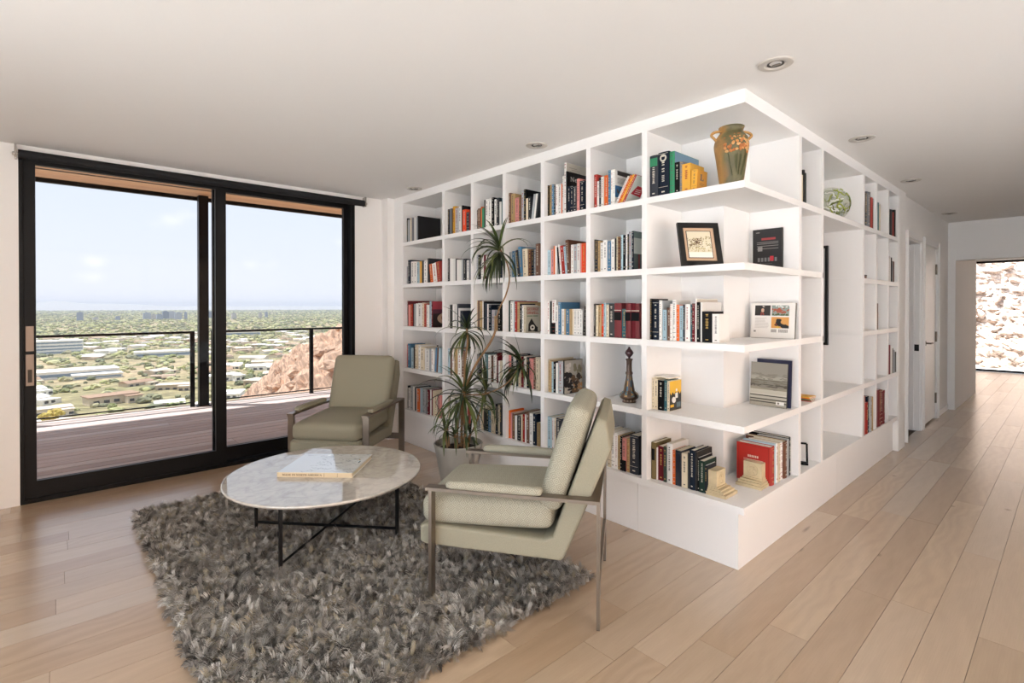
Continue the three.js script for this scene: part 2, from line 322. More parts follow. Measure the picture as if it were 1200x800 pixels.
// ---------------------------------------------------------------- outside: deck, roof overhang, railing
const DECKY = -0.04, DZ0 = WIN - 0.17, DZ1 = -7.12;
{
  const wood = tex(256, 256, (u, v) => { const s = 1 + 0.16 * fbm(u * 5, v * 60, 1, 3) + 0.12 * tile(u, v, 5, 2); return [214 * s, 202 * s, 195 * s]; }, true, [0.4, 2]);
  const mats = ['#ffffff', '#ece6e3', '#f7f1ef', '#e2dad6'].map((c) => std(c, 0.75, 0, { map: wood }));
  const d = struct('deck', 'weathered grey-brown timber deck outside the sliding doors', 'deck');
  const n = Math.round((DZ0 - DZ1) / 0.142), w = (DZ0 - DZ1) / n;
  for (let i = 0; i < n; i++) {
    let x = -6.5 - rnd(0, 2);
    while (x < 5) { const l = rnd(2.6, 4.6), g = bx(Math.max(x, -6.5) + 0.001, Math.min(x + l, 5) - 0.001, DECKY - 0.03, DECKY - rnd(0, 0.001), DZ1 + i * w + 0.006, DZ1 + (i + 1) * w - 0.006); const uv = g.attributes.uv, o = rnd(0, 9); for (let k = 0; k < uv.count; k++) uv.setXY(k, uv.getX(k) + o, uv.getY(k) + o * 0.37); if (Math.min(x + l, 5) - Math.max(x, -6.5) > 0.05) mesh('deck_board', g, pick(mats), d); x += l; }
  }
  mesh('joists', merge([...Array(20).keys()].map((k) => bx(-6.4 + k * 0.6, -6.35 + k * 0.6, DECKY - 0.24, DECKY - 0.031, DZ1, DZ0))), std('#5b4a3d', 0.8), d);
  mesh('edge_beam', bx(-6.5, 5, DECKY - 0.28, DECKY + 0.012, DZ1 - 0.05, DZ1 - 0.002), std('#b7a99b', 0.7), d);
}
{
  const wood = tex(256, 256, (u, v) => { const s = 1 + 0.12 * fbm(u * 4, v * 50, 4, 3) + 0.08 * tile(u, v, 4, 2); return [226 * s, 178 * s, 132 * s]; }, true, [0.4, 2]);
  const mats = ['#ffffff', '#f0e6dc', '#fff6ea'].map((c) => std(c, 0.6, 0, { map: wood }));
  const r = struct('roof_overhang', 'timber-lined roof overhang with a dark metal edge above the deck', 'roof');
  const y = 2.87, z0 = -7.16, z1 = WIN - 0.16;
  mesh('roof_slab', bx(-7, 6, y + 0.025, y + 0.2, z0, z1), std('#4a4640', 0.8), r);
  mesh('roof_riser', bx(-7, 6, CEIL + 0.2, y + 0.2, z1, z1 + 0.3), std('#4a4640', 0.8), r);
  const n = 24, w = (z1 - z0 - 0.04) / n;
  for (let i = 0; i < n; i++) { const a = z0 + 0.04 + i * w, gap = i === 3 ? 0.07 : 0.002; mesh('soffit_board', bx(-7, 6, y, y + 0.022, a + 0.002, a + w - gap), mats[i % 3], r); }
  mesh('dark_channel', bx(-7, 6, y + 0.005, y + 0.024, z0 + 0.04 + 4 * w - 0.069, z0 + 0.04 + 4 * w - 0.001), M.black, r);
  mesh('edge_fascia', bx(-7, 6, y - 0.05, y + 0.22, z0 - 0.012, z0), M.blackMetal, r);
  mesh('edge_fascia', bx(-7, 6, y - 0.05, y, z0, z0 + 0.04), M.blackMetal, r);
}
{
  const zr = -7.04, top = 1.0, post = (x, g, w = 0.026) => mesh('post', bx(x - w, x + w, DECKY, top - 0.03, zr - 0.02, zr + 0.02), M.blackMetal, g);
  const rail = (label, xs, x0, x1) => {
    const t = thing('deck_railing', label, 'railing', [0, 0, 0], 0, 'deck railings');
    mesh('top_rail', bx(x0, x1, top - 0.03, top, zr - 0.028, zr + 0.028), M.blackMetal, t);
    xs.forEach((x) => post(x, t));
    mesh('bottom_rail', bx(x0, x1, DECKY + 0.05, DECKY + 0.065, zr - 0.008, zr + 0.008), M.blackMetal, t);
    mesh('glass_panel', new THREE.PlaneGeometry(x1 - x0 - 0.06, top - 0.1).translate((x0 + x1) / 2, (top + DECKY) / 2, zr), M.glass, t);
  };
  rail('black metal deck railing on the city side of the steel column', [-1.155, -2.9, -4.7, -6.4], -6.43, -1.13);
  rail('black metal deck railing on the rock side of the steel column', [-0.9, 0.47, 1.9, 3.4, 4.9], -0.926, 4.95);
  const c = thing('steel_column', 'black steel roof column standing on the deck edge', 'column', [-1.026, DECKY, -7.03]);
  mesh('shaft', bx(-0.058, 0.058, 0.012, 2.87 - DECKY, -0.058, 0.058), M.blackMetal, c); mesh('base_plate', bx(-0.085, 0.085, 0, 0.012, -0.085, 0.075), M.blackMetal, c);
}
solid('roof_eaves', merge([bx(LEFT - 1.6, FAR, CEIL + 0.02, CEIL + 0.2, BACK + 0.16, BACK + 2.1), bx(LEFT - 1.6, LEFT - 0.16, CEIL + 0.02, CEIL + 0.2, WIN, BACK + 0.16)]), M.wall, 'plain eaves along the other two sides of the house', 'roof');
solid('terrace', merge([bx(-16, 9, -0.2, -0.03, BACK + 0.16, 16), bx(-16, LEFT - 0.16, -0.2, -0.03, WIN, BACK + 0.16)]), M.concrete, 'pale concrete terrace on the other sides of the house', 'terrace');

// ---------------------------------------------------------------- outside: valley and city
const VY = -58, polar = (a, L, y = VY) => V(EYE.x + L * Math.cos(a), y, EYE.z - L * Math.sin(a));
const angle = (u) => YAW + Math.atan((CU - u) / FPX), reach = (v) => (1.34 - VY) * FPX / (v - 359.3);
{
  const g = new THREE.PlaneGeometry(1, 1, 160, 120), p = g.attributes.position, uv = g.attributes.uv, col = new Float32Array(p.count * 3);
  for (let j = 0; j <= 120; j++) for (let i = 0; i <= 160; i++) {
    const k = j * 161 + i, a = 0.55 + 1.75 * (i / 160), t = j / 120, L = 60 * Math.pow(200, t), q = polar(a, L);
    const hill = Math.max(0, 1 - (L - 60) / 150); q.y = VY + 40 * hill * hill + (L < 900 ? 3 * fbm(q.x / 90, 0, q.z / 90, 3) : 0);
    p.setXYZ(k, q.x, q.y, q.z); uv.setXY(k, q.x / 220, q.z / 220);
    const n = fbm(q.x / 260, 3, q.z / 260, 4), m = fbm(q.x / 60, 8, q.z / 60, 3);
    const c = new THREE.Color().lerpColors(new THREE.Color('#dcc7a6'), new THREE.Color('#a8a678'), THREE.MathUtils.clamp(0.45 + 1.6 * n + 0.6 * m, 0, 1));
    col.set([c.r, c.g, c.b], k * 3);
  }
  g.setAttribute('color', new THREE.BufferAttribute(col, 3)); g.computeVertexNormals();
  const t = tex(256, 256, (u, v) => { const s = 0.86 + 0.5 * tile(u, v, 30, 4); return [235 * s, 230 * s, 218 * s]; });
  solid('valley_ground', g, std('#ffffff', 1, 0, { map: t, vertexColors: true, side: THREE.DoubleSide }), 'dry tan and green valley floor below the house', 'ground');
}
function blob(k, s = 0) { const g = new THREE.IcosahedronGeometry(1, 2), p = g.attributes.position; for (let i = 0; i < p.count; i++) { const q = V(p.getX(i), p.getY(i), p.getZ(i)), n = 1 + k * fbm(q.x * 1.9 + s, q.y * 1.9, q.z * 1.9, 3); q.multiplyScalar(n); p.setXYZ(i, q.x, Math.max(q.y * 0.8, -0.45), q.z); } g.computeVertexNormals(); return g; }
{
  const leafMats = std('#ffffff', 1), G = [blob(0.8, 0), blob(0.9, 5)], greens = ['#838557', '#989868', '#b0ae79', '#75775a', '#c0bb8c', '#8f8f6e', '#aaa27c', '#807f63'].map((c) => new THREE.Color(c));
  const lists = [[], []];
  const dense = (L0, L1, n, smin, smax) => { for (let i = 0; i < n; i++) { const a = rnd(0.85, 2.0), L = Math.sqrt(rnd(L0 * L0, L1 * L1)), q = polar(a, L), s = rnd(smin, smax); if (fbm(q.x / 120, 1, q.z / 120, 2) < -0.12 && rnd() < 0.75) continue; lists[i % 2].push([q, s]); } };
  dense(190, 700, 1500, 1.2, 3.2); dense(700, 1500, 5200, 1.8, 4); dense(1500, 4200, 16000, 2.6, 5.5); dense(4200, 9000, 15000, 5, 9);
  lists.forEach((l, k) => {
    const m = new THREE.InstancedMesh(G[k], leafMats, l.length), x = new THREE.Matrix4(), e = new THREE.Euler(), qn = new THREE.Quaternion();
    l.forEach(([q, s], i) => { e.set(0, rnd(0, 6.28), 0); qn.setFromEuler(e); x.compose(V(q.x, q.y + s * 0.35, q.z), qn, V(s * rnd(0.9, 1.5), s * rnd(0.7, 1.1), s * rnd(0.9, 1.5))); m.setMatrixAt(i, x); m.setColorAt(i, pick(greens)); });
    m.name = k ? 'valley_shrubs' : 'valley_trees'; m.userData.kind = 'stuff'; tag(shade(m), k ? 'scattered dusty green shrubs across the valley' : 'countless low desert trees across the valley', k ? 'shrubs' : 'trees'); scene.add(m);
  });
}
{
  const wallC = ['#e9e0d2', '#d8c7ad', '#f2ece2', '#cdbba3', '#e3d3bd', '#bba78f'].map((c) => std(c, 0.95)), roofC = ['#f4efe6', '#e8dfd2', '#d9c9b4', '#b79f88', '#efe8dc', '#a88a72'].map((c) => std(c, 0.95)), dark = std('#3b3f44', 0.4);
  const kinds = [];
  for (let k = 0; k < 8; k++) {
    const w = rnd(13, 22), d = rnd(9, 14), h = rnd(3.2, 4.2), e = rnd(6, 10);
    const walls = merge([bx(-w / 2, w / 2, 0, h, -d / 2, d / 2), bx(w / 2 - e, w / 2, 0, h * 0.88, d / 2, d / 2 + e * 0.8)]);
    const sh = new THREE.Shape([new THREE.Vector2(-d / 2 - 0.6, 0), new THREE.Vector2(d / 2 + 0.6, 0), new THREE.Vector2(0, k % 2 ? 1.6 : 0.5)]);
    const roof = k % 2 ? merge([new THREE.ExtrudeGeometry(sh, { depth: w + 1, bevelEnabled: false }).translate(0, h, -w / 2 - 0.5).rotateY(Math.PI / 2)]) : merge([bx(-w / 2 - 0.7, w / 2 + 0.7, h, h + 0.45, -d / 2 - 0.7, d / 2 + 0.7), bx(w / 2 - e - 0.4, w / 2 + 0.5, h * 0.88, h * 0.88 + 0.35, d / 2 + 0.7, d / 2 + e * 0.8 + 0.5)]);
    const win = []; for (let x = -w / 2 + 1.6; x < w / 2 - e - 2.4; x += 4.2) win.push(bx(x, x + 2.4, 0.9, 2.4, d / 2, d / 2 + 0.05));
    for (let x = w / 2 - e + 0.8; x < w / 2 - 2; x += 3.4) win.push(bx(x, x + 2, 0.9, 2.3, d / 2 + e * 0.8, d / 2 + e * 0.8 + 0.05));
    kinds.push([walls, roof, win]);
  }
  const placed = [], BIG = [[36, 80, 400], [36, 80, 411], [50, 116, 421], [96, 132, 424], [168, 214, 409], [262, 300, 389]];
  for (let i = 0; placed.length < 150 && i < 4000; i++) {
    const v = rnd(386, 482), u = rnd(20, 430), L = reach(v), q = polar(angle(u), L);
    if (placed.some((o) => o.distanceTo(q) < 34) || BIG.some(([a, b, w]) => Math.abs(L - reach(w)) < 60 + 0.14 * L && u > a - 26 && u < b + 26)) continue; placed.push(q);
    const k = Math.floor(rnd(0, 8)) % 8, [w, r, win] = kinds[k], wi = Math.floor(rnd(0, 6)) % 6, ri = Math.floor(rnd(0, 6)) % 6, kind = (k % 2 ? 'gabled' : 'flat-roofed') + ' ' + ['off-white', 'tan', 'white', 'beige', 'cream', 'brown'][wi] + ' house with ' + ['white', 'pale', 'sandy', 'tan', 'light', 'brown'][ri] + ' roof ' + (L < 520 ? 'among the nearer valley trees' : 'far out among the valley trees'),
      t = thing('valley_house', 'low ' + kind, 'house', [q.x, VY - 0.5, q.z], rnd(-0.9, 0.9), kind);
    t.scale.setScalar(rnd(0.9, 1.25));
    mesh('walls', w, wallC[wi], t); mesh('roof', r, roofC[ri], t); if (L < 600) for (const g of win) mesh('window', g, dark, t);
  }
  // long commercial buildings and towers
  const big = (u0, u1, v, hpx, label, m, bands) => {
    const L = reach(v), q = polar(angle((u0 + u1) / 2), L), w = (u1 - u0) * L / FPX * 0.97, h = hpx * L / FPX, t = thing('commercial_building', label, 'building', [q.x, VY - 0.5, q.z], -(Math.PI / 2 - angle((u0 + u1) / 2)) + 0.1, 'large valley buildings');
    mesh('walls', bx(-w / 2, w / 2, 0, h, -w * 0.2, w * 0.2), m, t); mesh('roof', bx(-w / 2 - 0.5, w / 2 + 0.5, h, h + 0.6, -w * 0.2 - 0.5, w * 0.2 + 0.5), roofC[0], t);
    for (let k = 0; k < bands; k++) mesh('window_band', bx(-w / 2 + 1, w / 2 - 1, h * (k + 0.3) / bands, h * (k + 0.72) / bands, w * 0.2, w * 0.2 + 0.1), std('#7d8fa0', 0.3), t);
  };
  big(36, 80, 400, 11, 'long grey office block with rows of window bands in the valley', wallC[2], 4);
  big(50, 116, 421, 6, 'long low white commercial hall in the valley beyond the railing', wallC[2], 1);
  big(96, 132, 424, 4, 'low white hall beside a blue-roofed row in the valley', wallC[0], 1);
  big(168, 214, 407, 5, 'long pale warehouse in the middle of the valley', wallC[2], 1);
  big(262, 300, 389, 4, 'flat white shed row far out on the rock side of the valley', wallC[2], 1);
  const tw = [[93.6, 4.4, 8], [172, 6, 6.5], [180, 4, 4.5], [187, 5, 5.5], [194, 5, 8], [201, 6, 7], [209, 6, 7], [217.5, 2.6, 7], [245.6, 4, 7], [274, 4, 6], [305, 3, 6], [312, 2.4, 6.5], [112, 4, 3], [138, 3.4, 3.4]];
  const tm = ['#8f98a6', '#a8adb5', '#7f8896', '#b7b3ad'].map((c) => std(c, 0.7));
  let ti = 0;
  for (const [u, w, h] of tw) {
    const L = reach(372.5) + (ti++ % 3) * 120, q = polar(angle(u), L), k = L / FPX, t = thing('city_tower', 'distant grey office tower on the city skyline', 'tower', [q.x, VY - 0.5, q.z], rnd(-0.1, 0.1), 'skyline towers');
    mesh('shaft', bx(-w * k / 2, w * k / 2, 0, h * k, -w * k / 2, w * k / 2), pick(tm), t); mesh('roof_plant', bx(-w * k / 4, w * k / 4, h * k, h * k + 2.5, -w * k / 5, w * k / 5), tm[2], t);
  }
}
// mountains beyond the city
{
  const n = 120, sh = [], pos = [], idx = [];
  for (let i = 0; i <= n; i++) {
    const a = 0.6 + 1.6 * i / n, px = CU + FPX * Math.tan(YAW - a), bump = 46 * Math.exp(-(((px - 64) / 34) ** 2)) + 26 * Math.exp(-(((px - 130) / 40) ** 2)) + 10 + 16 * fbm(a * 14, 2, 1, 4), far = polar(a, 10500), near = polar(a, 9000);
    pos.push(near.x, VY, near.z, (near.x + far.x) / 2, VY + 48 + bump * 1.5, (near.z + far.z) / 2, far.x, VY, far.z);
    if (i) { const k = i * 3; idx.push(k - 3, k, k - 2, k, k + 1, k - 2, k - 2, k + 1, k - 1, k + 1, k + 2, k - 1); }
  }
  const g = new THREE.BufferGeometry(); g.setAttribute('position', new THREE.Float32BufferAttribute(pos, 3)); g.setIndex(idx); g.computeVertexNormals();
  solid('mountain_range', g, std('#b5b2ad', 1, 0, { side: THREE.DoubleSide }), 'low mountain range on the horizon behind the city', 'mountains');
}
// rock outcrop beyond the deck and the slope outside the far glass wall
const rockTex = tex(512, 512, (u, v) => { const n = tile(u, v, 16, 5), m = tile(u, v, 60, 3, 4), s = 0.9 + 0.45 * n + 0.3 * m; return [212 * s, 176 * s, 148 * s]; });
const rockMat = std('#ffffff', 0.95, 0, { map: rockTex, side: THREE.DoubleSide, flatShading: true });
const slopeTex = tex(512, 512, (u, v) => { const n = tile(u, v, 26, 5), m = tile(u, v, 90, 3, 4), s = 0.92 + 0.5 * n + 0.5 * m; return [222 * s, 206 * s, 194 * s]; });
const slopeMat = std('#dcd6d0', 0.95, 0, { map: slopeTex, side: THREE.DoubleSide, flatShading: true });
function rocky(q, s) { const r = 1 - Math.abs(2 * fbm(q.x * 0.55 * s, q.y * 0.8 * s, q.z * 0.55 * s, 4)); return r * r * 0.9 + 0.35 * fbm(q.x * 2.2 * s, q.y * 2.6 * s, q.z * 2.2 * s, 3); }
{
  const t = thing('rock_outcrop', 'sunlit reddish rock outcrop rising beyond the deck railing', 'rock', [0, 0, 0]);
  // a mound whose crest runs away from the house, its flank falling to the valley side
  const g = new THREE.PlaneGeometry(1, 1, 120, 90), p = g.attributes.position, uv = g.attributes.uv;
  for (let j = 0; j <= 90; j++) for (let i = 0; i <= 120; i++) {
    const k = j * 121 + i, x = 0.2 + 15 * (i / 120), z = -8.6 - 15 * (j / 90), along = (x - 1.9 + (z + 16) * 0.1);
    let y = -3.4 + 4.6 * (1 - Math.exp(-Math.max(0, along) / 2.6)) + 0.12 * Math.max(0, along - 3); if (along < 0) y += along * 2.4;
    y -= 0.03 * Math.max(0, -z - 15) ** 1.5; const q = V(x, y, z), d = rocky(q, 1.1);
    y += 0.75 * d - 0.35; p.setXYZ(k, x + 0.2 * fbm(x * 3, y, z * 3, 2), y, z); uv.setXY(k, x / 2.4, (z + y) / 2.4);
  }
  g.computeVertexNormals(); mesh('rock_face', g, rockMat, t);
  const st = [0, 1, 2, 3].map((s) => { const b = new THREE.IcosahedronGeometry(1, 1), bp = b.attributes.position; for (let i = 0; i < bp.count; i++) { const q = V(bp.getX(i), bp.getY(i), bp.getZ(i)); q.multiplyScalar(0.75 + 0.8 * fbm(q.x * 1.4 + s * 7, q.y * 1.4, q.z * 1.4, 3) + 0.25); bp.setXYZ(i, q.x, q.y * 0.7, q.z); } b.computeVertexNormals(); return b; });
  for (let i = 0; i < 130; i++) { const k = (8 + Math.floor(rnd(0, 70))) * 121 + 6 + Math.floor(rnd(0, 85)), m = mesh('boulder', st[i % 4], rockMat, t), s = rnd(0.08, 0.3); m.position.set(p.getX(k), p.getY(k) + 0.2 * s, p.getZ(k)); m.scale.set(s * rnd(0.8, 1.5), s, s * rnd(0.8, 1.4)); m.rotation.y = rnd(0, 6.3); }
  const b = thing('rocky_slope', 'steep sunlit rubble slope outside the far glass wall', 'rock', [0, 0, 0]);
  const h = new THREE.PlaneGeometry(1, 1, 220, 180), hp = h.attributes.position, hu = h.attributes.uv;
  for (let j = 0; j <= 180; j++) for (let i = 0; i <= 220; i++) { const k = j * 221 + i, z = -6 + 12 * (i / 220), y = -0.4 + 7 * (j / 180), q = V(0, y, z), d = rocky(q, 3.4) * 0.16 + rocky(V(1, y, z), 9) * 0.09; hp.setXYZ(k, 13.1 + 0.62 * y - d + 0.2, y, z); hu.setXY(k, z / 1.6, y / 1.4); }
  h.computeVertexNormals(); mesh('slope_face', h, slopeMat, b);
  for (let i = 0; i < 280; i++) { const k = Math.floor(rnd(2, 90)) * 221 + Math.floor(rnd(72, 150)), m = mesh('stone', st[i % 4], slopeMat, b), s = rnd(0.03, 0.11); m.position.set(hp.getX(k) - 0.3 * s, hp.getY(k), hp.getZ(k)); m.scale.set(s, s * rnd(0.6, 1), s * rnd(0.9, 1.6)); m.rotation.set(rnd(0, 6), rnd(0, 6), 0); }
  const hb = new THREE.PlaneGeometry(1, 1, 90, 60), bp = hb.attributes.position, bu = hb.attributes.uv;
  for (let j = 0; j <= 60; j++) for (let i = 0; i <= 90; i++) { const k = j * 91 + i, x = -26 + 46 * (i / 90), r = j / 60, z = 14 + 24 * r, y = -0.8 + 13 * r, d = rocky(V(x * 0.5, y * 0.5, z * 0.5), 0.8); bp.setXYZ(k, x, y + 0.9 * d, z - 0.6 * d); bu.setXY(k, x / 3, (y + z) / 3); }
  hb.computeVertexNormals(); solid('hillside', hb, rockMat, 'sunlit rocky hillside rising behind the house', 'hillside');
  solid('outer_ground', merge([bx(FAR + 0.15, 20, -0.6, -0.05, -9, 12)]), M.concrete, 'bare ground strip at the foot of the rubble slope', 'ground');
}
// shrubs on the hillside right below the deck
{
  const leafG = blob(0.9, 9);
  const bush = (u, v, d, s, c, label, n) => { const q = deep(u, v, d), t = thing(n, label, 'shrub', [q.x, q.y - s, q.z]); for (let i = 0; i < 26; i++) { const m = mesh('foliage', leafG, c, t); m.position.set(rnd(-0.7, 0.7) * s, rnd(0.1, 1) * s, rnd(-0.7, 0.7) * s); m.scale.setScalar(s * rnd(0.14, 0.3)); m.rotation.y = rnd(0, 6); } mesh('stem', new THREE.CylinderGeometry(s * 0.07, s * 0.12, 9, 8).translate(0, -4.3, 0), std('#6b5640', 0.9), t); };
  bush(60, 480, 60, 1.3, std('#bfa858', 0.95), 'golden-yellow leafy shrub on the hillside below the railing', 'yellow_shrub');
  bush(205, 472, 75, 1.2, std('#8b9560', 0.95), 'grey-green shrub on the hillside near the railing end post', 'green_shrub');
  bush(140, 487, 50, 0.9, std('#9aa35c', 0.95), 'pale green shrub on the hillside in front of the valley houses', 'green_shrub');
  bush(290, 470, 55, 1.6, std('#93a055', 0.95), 'broad light green shrub on the hillside beside the rock', 'green_shrub');
}

// ---------------------------------------------------------------- shag rug
{
  const X0 = -2.17, X1 = -0.615, Z0 = -2.88, Z1 = -0.47;
  const t = thing('shag_rug', 'thick shaggy grey-brown rug under the round table', 'rug', [0, 0, 0]);
  mesh('backing', bx(X0 + 0.02, X1 - 0.02, 0.0, 0.012, Z0 + 0.02, Z1 - 0.02), std('#4c453e', 1), t);
  const lock = (k) => {                                  // a curled lock: yarns that start apart, run together and hook over at the tip
    const l = [], len = rnd(0.042, 0.06), hook = rnd(0.8, 2.4), lean0 = rnd(0.05, 0.5);
    for (let i = 0; i < 13; i++) {
      const g = new THREE.BufferGeometry(), pos = [], idx = [], n = 5, th0 = i * 2.4, r0 = 0.0085 * Math.sqrt((i + 0.5) / 13), w = rnd(0.0009, 0.0015), L = len * rnd(0.8, 1.1), tw = rnd(-0.5, 0.5);
      let x = 0, y = 0, z = 0, a = lean0 + rnd(-0.35, 0.35);
      for (let j = 0; j <= n; j++) {
        const s = j / n, rr = r0 * (1 - 0.45 * s), th = th0 + tw * s * 2, ww = w * (j === n ? 0.4 : 1);
        for (let m = 0; m < 3; m++) { const t3 = m * 2.094; pos.push(x + Math.cos(th) * rr + Math.cos(t3) * ww, y + Math.sin(t3) * ww * 0.6, z + Math.sin(th) * rr + Math.sin(t3) * ww); }
        if (j) for (let m = 0; m < 3; m++) { const a0 = (j - 1) * 3 + m, a1 = (j - 1) * 3 + (m + 1) % 3; idx.push(a0, a0 + 3, a1, a1, a0 + 3, a1 + 3); }
        x += Math.sin(a) * L / n; y += Math.cos(a) * L / n; z += 0.12 * tw * L / n; a += hook / n;
      }
      g.setAttribute('position', new THREE.Float32BufferAttribute(pos, 3)); g.setIndex(idx); g.computeVertexNormals(); l.push(g);
    }
    return mergeGeometries(l);
  };
  const tufts = [0, 1, 2, 3, 4].map(lock);
  const yarn = std('#ffffff', 0.95), tones = ['#554f49', '#6c665f', '#7e7770', '#928b83', '#a19a91', '#aea79e', '#bcb5ab', '#b0a38c', '#cec7bd', '#e2dcd3'].map((c) => new THREE.Color(c));
  const rows = tufts.map(() => []), step = 0.0092;
  for (let x = X0; x <= X1; x += step) for (let z = Z0; z <= Z1; z += step) {
    const px = x + rnd(-0.005, 0.005), pz = z + rnd(-0.005, 0.005), edge = Math.min(px - X0, X1 - px, pz - Z0, Z1 - pz);
    rows[Math.floor(rnd(0, 5)) % 5].push([px + (edge < 0.03 ? rnd(-0.012, 0.012) : 0), pz + (edge < 0.03 ? rnd(-0.012, 0.012) : 0)]);
  }
  rows.forEach((l, k) => {
    const m = new THREE.InstancedMesh(tufts[k], yarn, l.length), x = new THREE.Matrix4(), q = new THREE.Quaternion(), e = new THREE.Euler();
    l.forEach(([px, pz], i) => {
      const lx = fbm(px * 8, 0.3, pz * 8, 3) * 1.5 + fbm(px * 26, 1, pz * 26, 2) * 2.2, lz = fbm(px * 8 + 40, 0.7, pz * 8, 3) * 1.5 + fbm(px * 26 + 9, 5, pz * 26, 2) * 2.2;   // the pile lies this way and that in clumps
      e.set(lz * 0.6, rnd(0, 6.28), -lx * 0.6); q.setFromEuler(e);
      const s = rnd(0.8, 1.25); x.compose(V(px, 0.009, pz), q, V(s, s * rnd(0.75, 1.15), s)); m.setMatrixAt(i, x);
      const n = 0.5 + 0.7 * fbm(px * 9, 4, pz * 9, 3) + 0.8 * fbm(px * 34, 8, pz * 34, 2) + rnd(-0.33, 0.33), c = tones[Math.max(0, Math.min(9, Math.floor(n * 10)))]; m.setColorAt(i, c);
    });
    m.name = 'pile'; m.userData.kind = 'stuff'; t.add(shade(m));
  });
}

// ---------------------------------------------------------------- armchairs
const weave = tex(512, 512, (u, v) => {              // woven geometric pattern: nested lozenges and dashes
  const n = 8, a = (u * n + v * n), b = (u * n - v * n + 64), c = Math.floor(a) + Math.floor(b), fa = a - Math.floor(a), fb = b - Math.floor(b);
  const d = Math.max(Math.abs(fa - 0.5), Math.abs(fb - 0.5)), line = Math.sin(d * 26) > 0.1 ? 1 : 0, s = ((c % 2) ? line : 1 - line) * 0.16 + 0.88 + 0.06 * fbm(u * 90, v * 90, 1, 2);
  return [166 * s, 162 * s, 144 * s];
}, true, [3.2, 3.2]);
const weaveBump = tex(512, 512, (u, v) => { const n = 8, a = (u * n + v * n), b = (u * n - v * n + 64), c = Math.floor(a) + Math.floor(b), fa = a - Math.floor(a), fb = b - Math.floor(b), d = Math.max(Math.abs(fa - 0.5), Math.abs(fb - 0.5)), line = Math.sin(d * 26) > 0.1 ? 1 : 0; return 90 + 90 * ((c % 2) ? line : 1 - line) + 40 * fbm(u * 120, v * 120, 3, 2); }, false, [3.2, 3.2]);
const cloth = tex(256, 256, (u, v) => { const s = 0.97 + 0.07 * fbm(u * 60, v * 60, 2, 3) + 0.02 * Math.sin(u * 400) * Math.sin(v * 400); return [158 * s, 154 * s, 136 * s]; }, true, [3, 3]);
const fabric = std('#ffffff', 0.88, 0, { map: weave, bumpMap: weaveBump, bumpScale: 0.0012 }), plainFabric = std('#f4f2ec', 0.8, 0, { map: cloth });
const piping = std('#b9b59d', 0.85);
function armchair(label, p, fwd, cushionMat) {
  const t = thing('armchair', label, 'armchair', [p[0], 0, p[1]], Math.atan2(fwd[0], fwd[1]), 'pair of sage armchairs');
  const Z = (d) => 0.3685 - d, hw = 0.3215, bw = 0.05, bt = 0.014;
  // L-shaped upholstered shell, extruded from its side profile
  const prof = [[-0.072, 0.268], [-0.072, 0.338], [-0.045, 0.352], [0.50, 0.333], [0.54, 0.35], [0.722, 0.85], [0.738, 0.868], [0.77, 0.858], [0.79, 0.735], [0.592, 0.262], [0.572, 0.245], [-0.045, 0.255]];
  const sh = new THREE.Shape(prof.map(([d, y]) => new THREE.Vector2(Z(d), y))), sw = 0.5;
  const sg = new THREE.ExtrudeGeometry(sh, { depth: sw, bevelEnabled: true, bevelThickness: 0.018, bevelSize: 0.012, bevelSegments: 3, bevelOffset: -0.012 }).translate(0, 0, -sw / 2).rotateY(-Math.PI / 2);
  mesh('shell', boxUV(sg), plainFabric, t);
  const seat = soft(0.53, 0.128, 0.61, 0.045, [22, 8, 24], 0.016, 0.008); seat.rotateX(0.035); seat.translate(0, 0.42, Z(0.236));
  const s = mesh('seat_cushion', seat, cushionMat, t);
  const back = soft(0.53, 0.108, 0.48, 0.046, [22, 8, 22], 0.012, 0.008); back.rotateX(Math.PI / 2 - 0.31).translate(0, 0.682, Z(0.588));
  mesh('back_cushion', back, cushionMat, t);
  for (const sx of [-1, 1]) {
    const x = sx * (hw - bw / 2);
    for (const z of [0.3685, -0.3685]) { const L = mesh('leg', bx(x - bw / 2, x + bw / 2, 0.006, 0.522, z - bt / 2, z + bt / 2), M.bronze, t); mesh('foot_glide', bx(x - 0.018, x + 0.018, 0, 0.006, z - 0.006, z + 0.006), M.black, L); }
    const arm = mesh('armrest', bx(x - bw / 2, x + bw / 2, 0.522, 0.536, -0.3685 - bt / 2, 0.3685 + 0.024), M.bronze, t);
    const pad = soft(0.052, 0.034, 0.43, 0.016, [8, 6, 18], 0.004); pad.translate(x, 0.551, Z(0.285));
    mesh('arm_pad', pad, cushionMat, arm);
  }
  mesh('rear_crossbar', bx(-hw + bw, hw - bw, 0.522, 0.536, -0.3755, -0.3755 + bw), M.bronze, t);
  mesh('rear_stretcher', bx(-hw + bw, hw - bw, 0.176, 0.226, -0.3755, -0.3755 + bt), M.bronze, t);
  return t;
}
armchair('sage armchair with patterned cushions and bronze frame, its front leg on the rug', [-0.844, -0.692], [-0.577, -0.817], fabric);
armchair('smooth sage armchair with grey metal frame in front of the sliding doors', [-0.76, -2.86], [-0.766, 0.643], plainFabric);

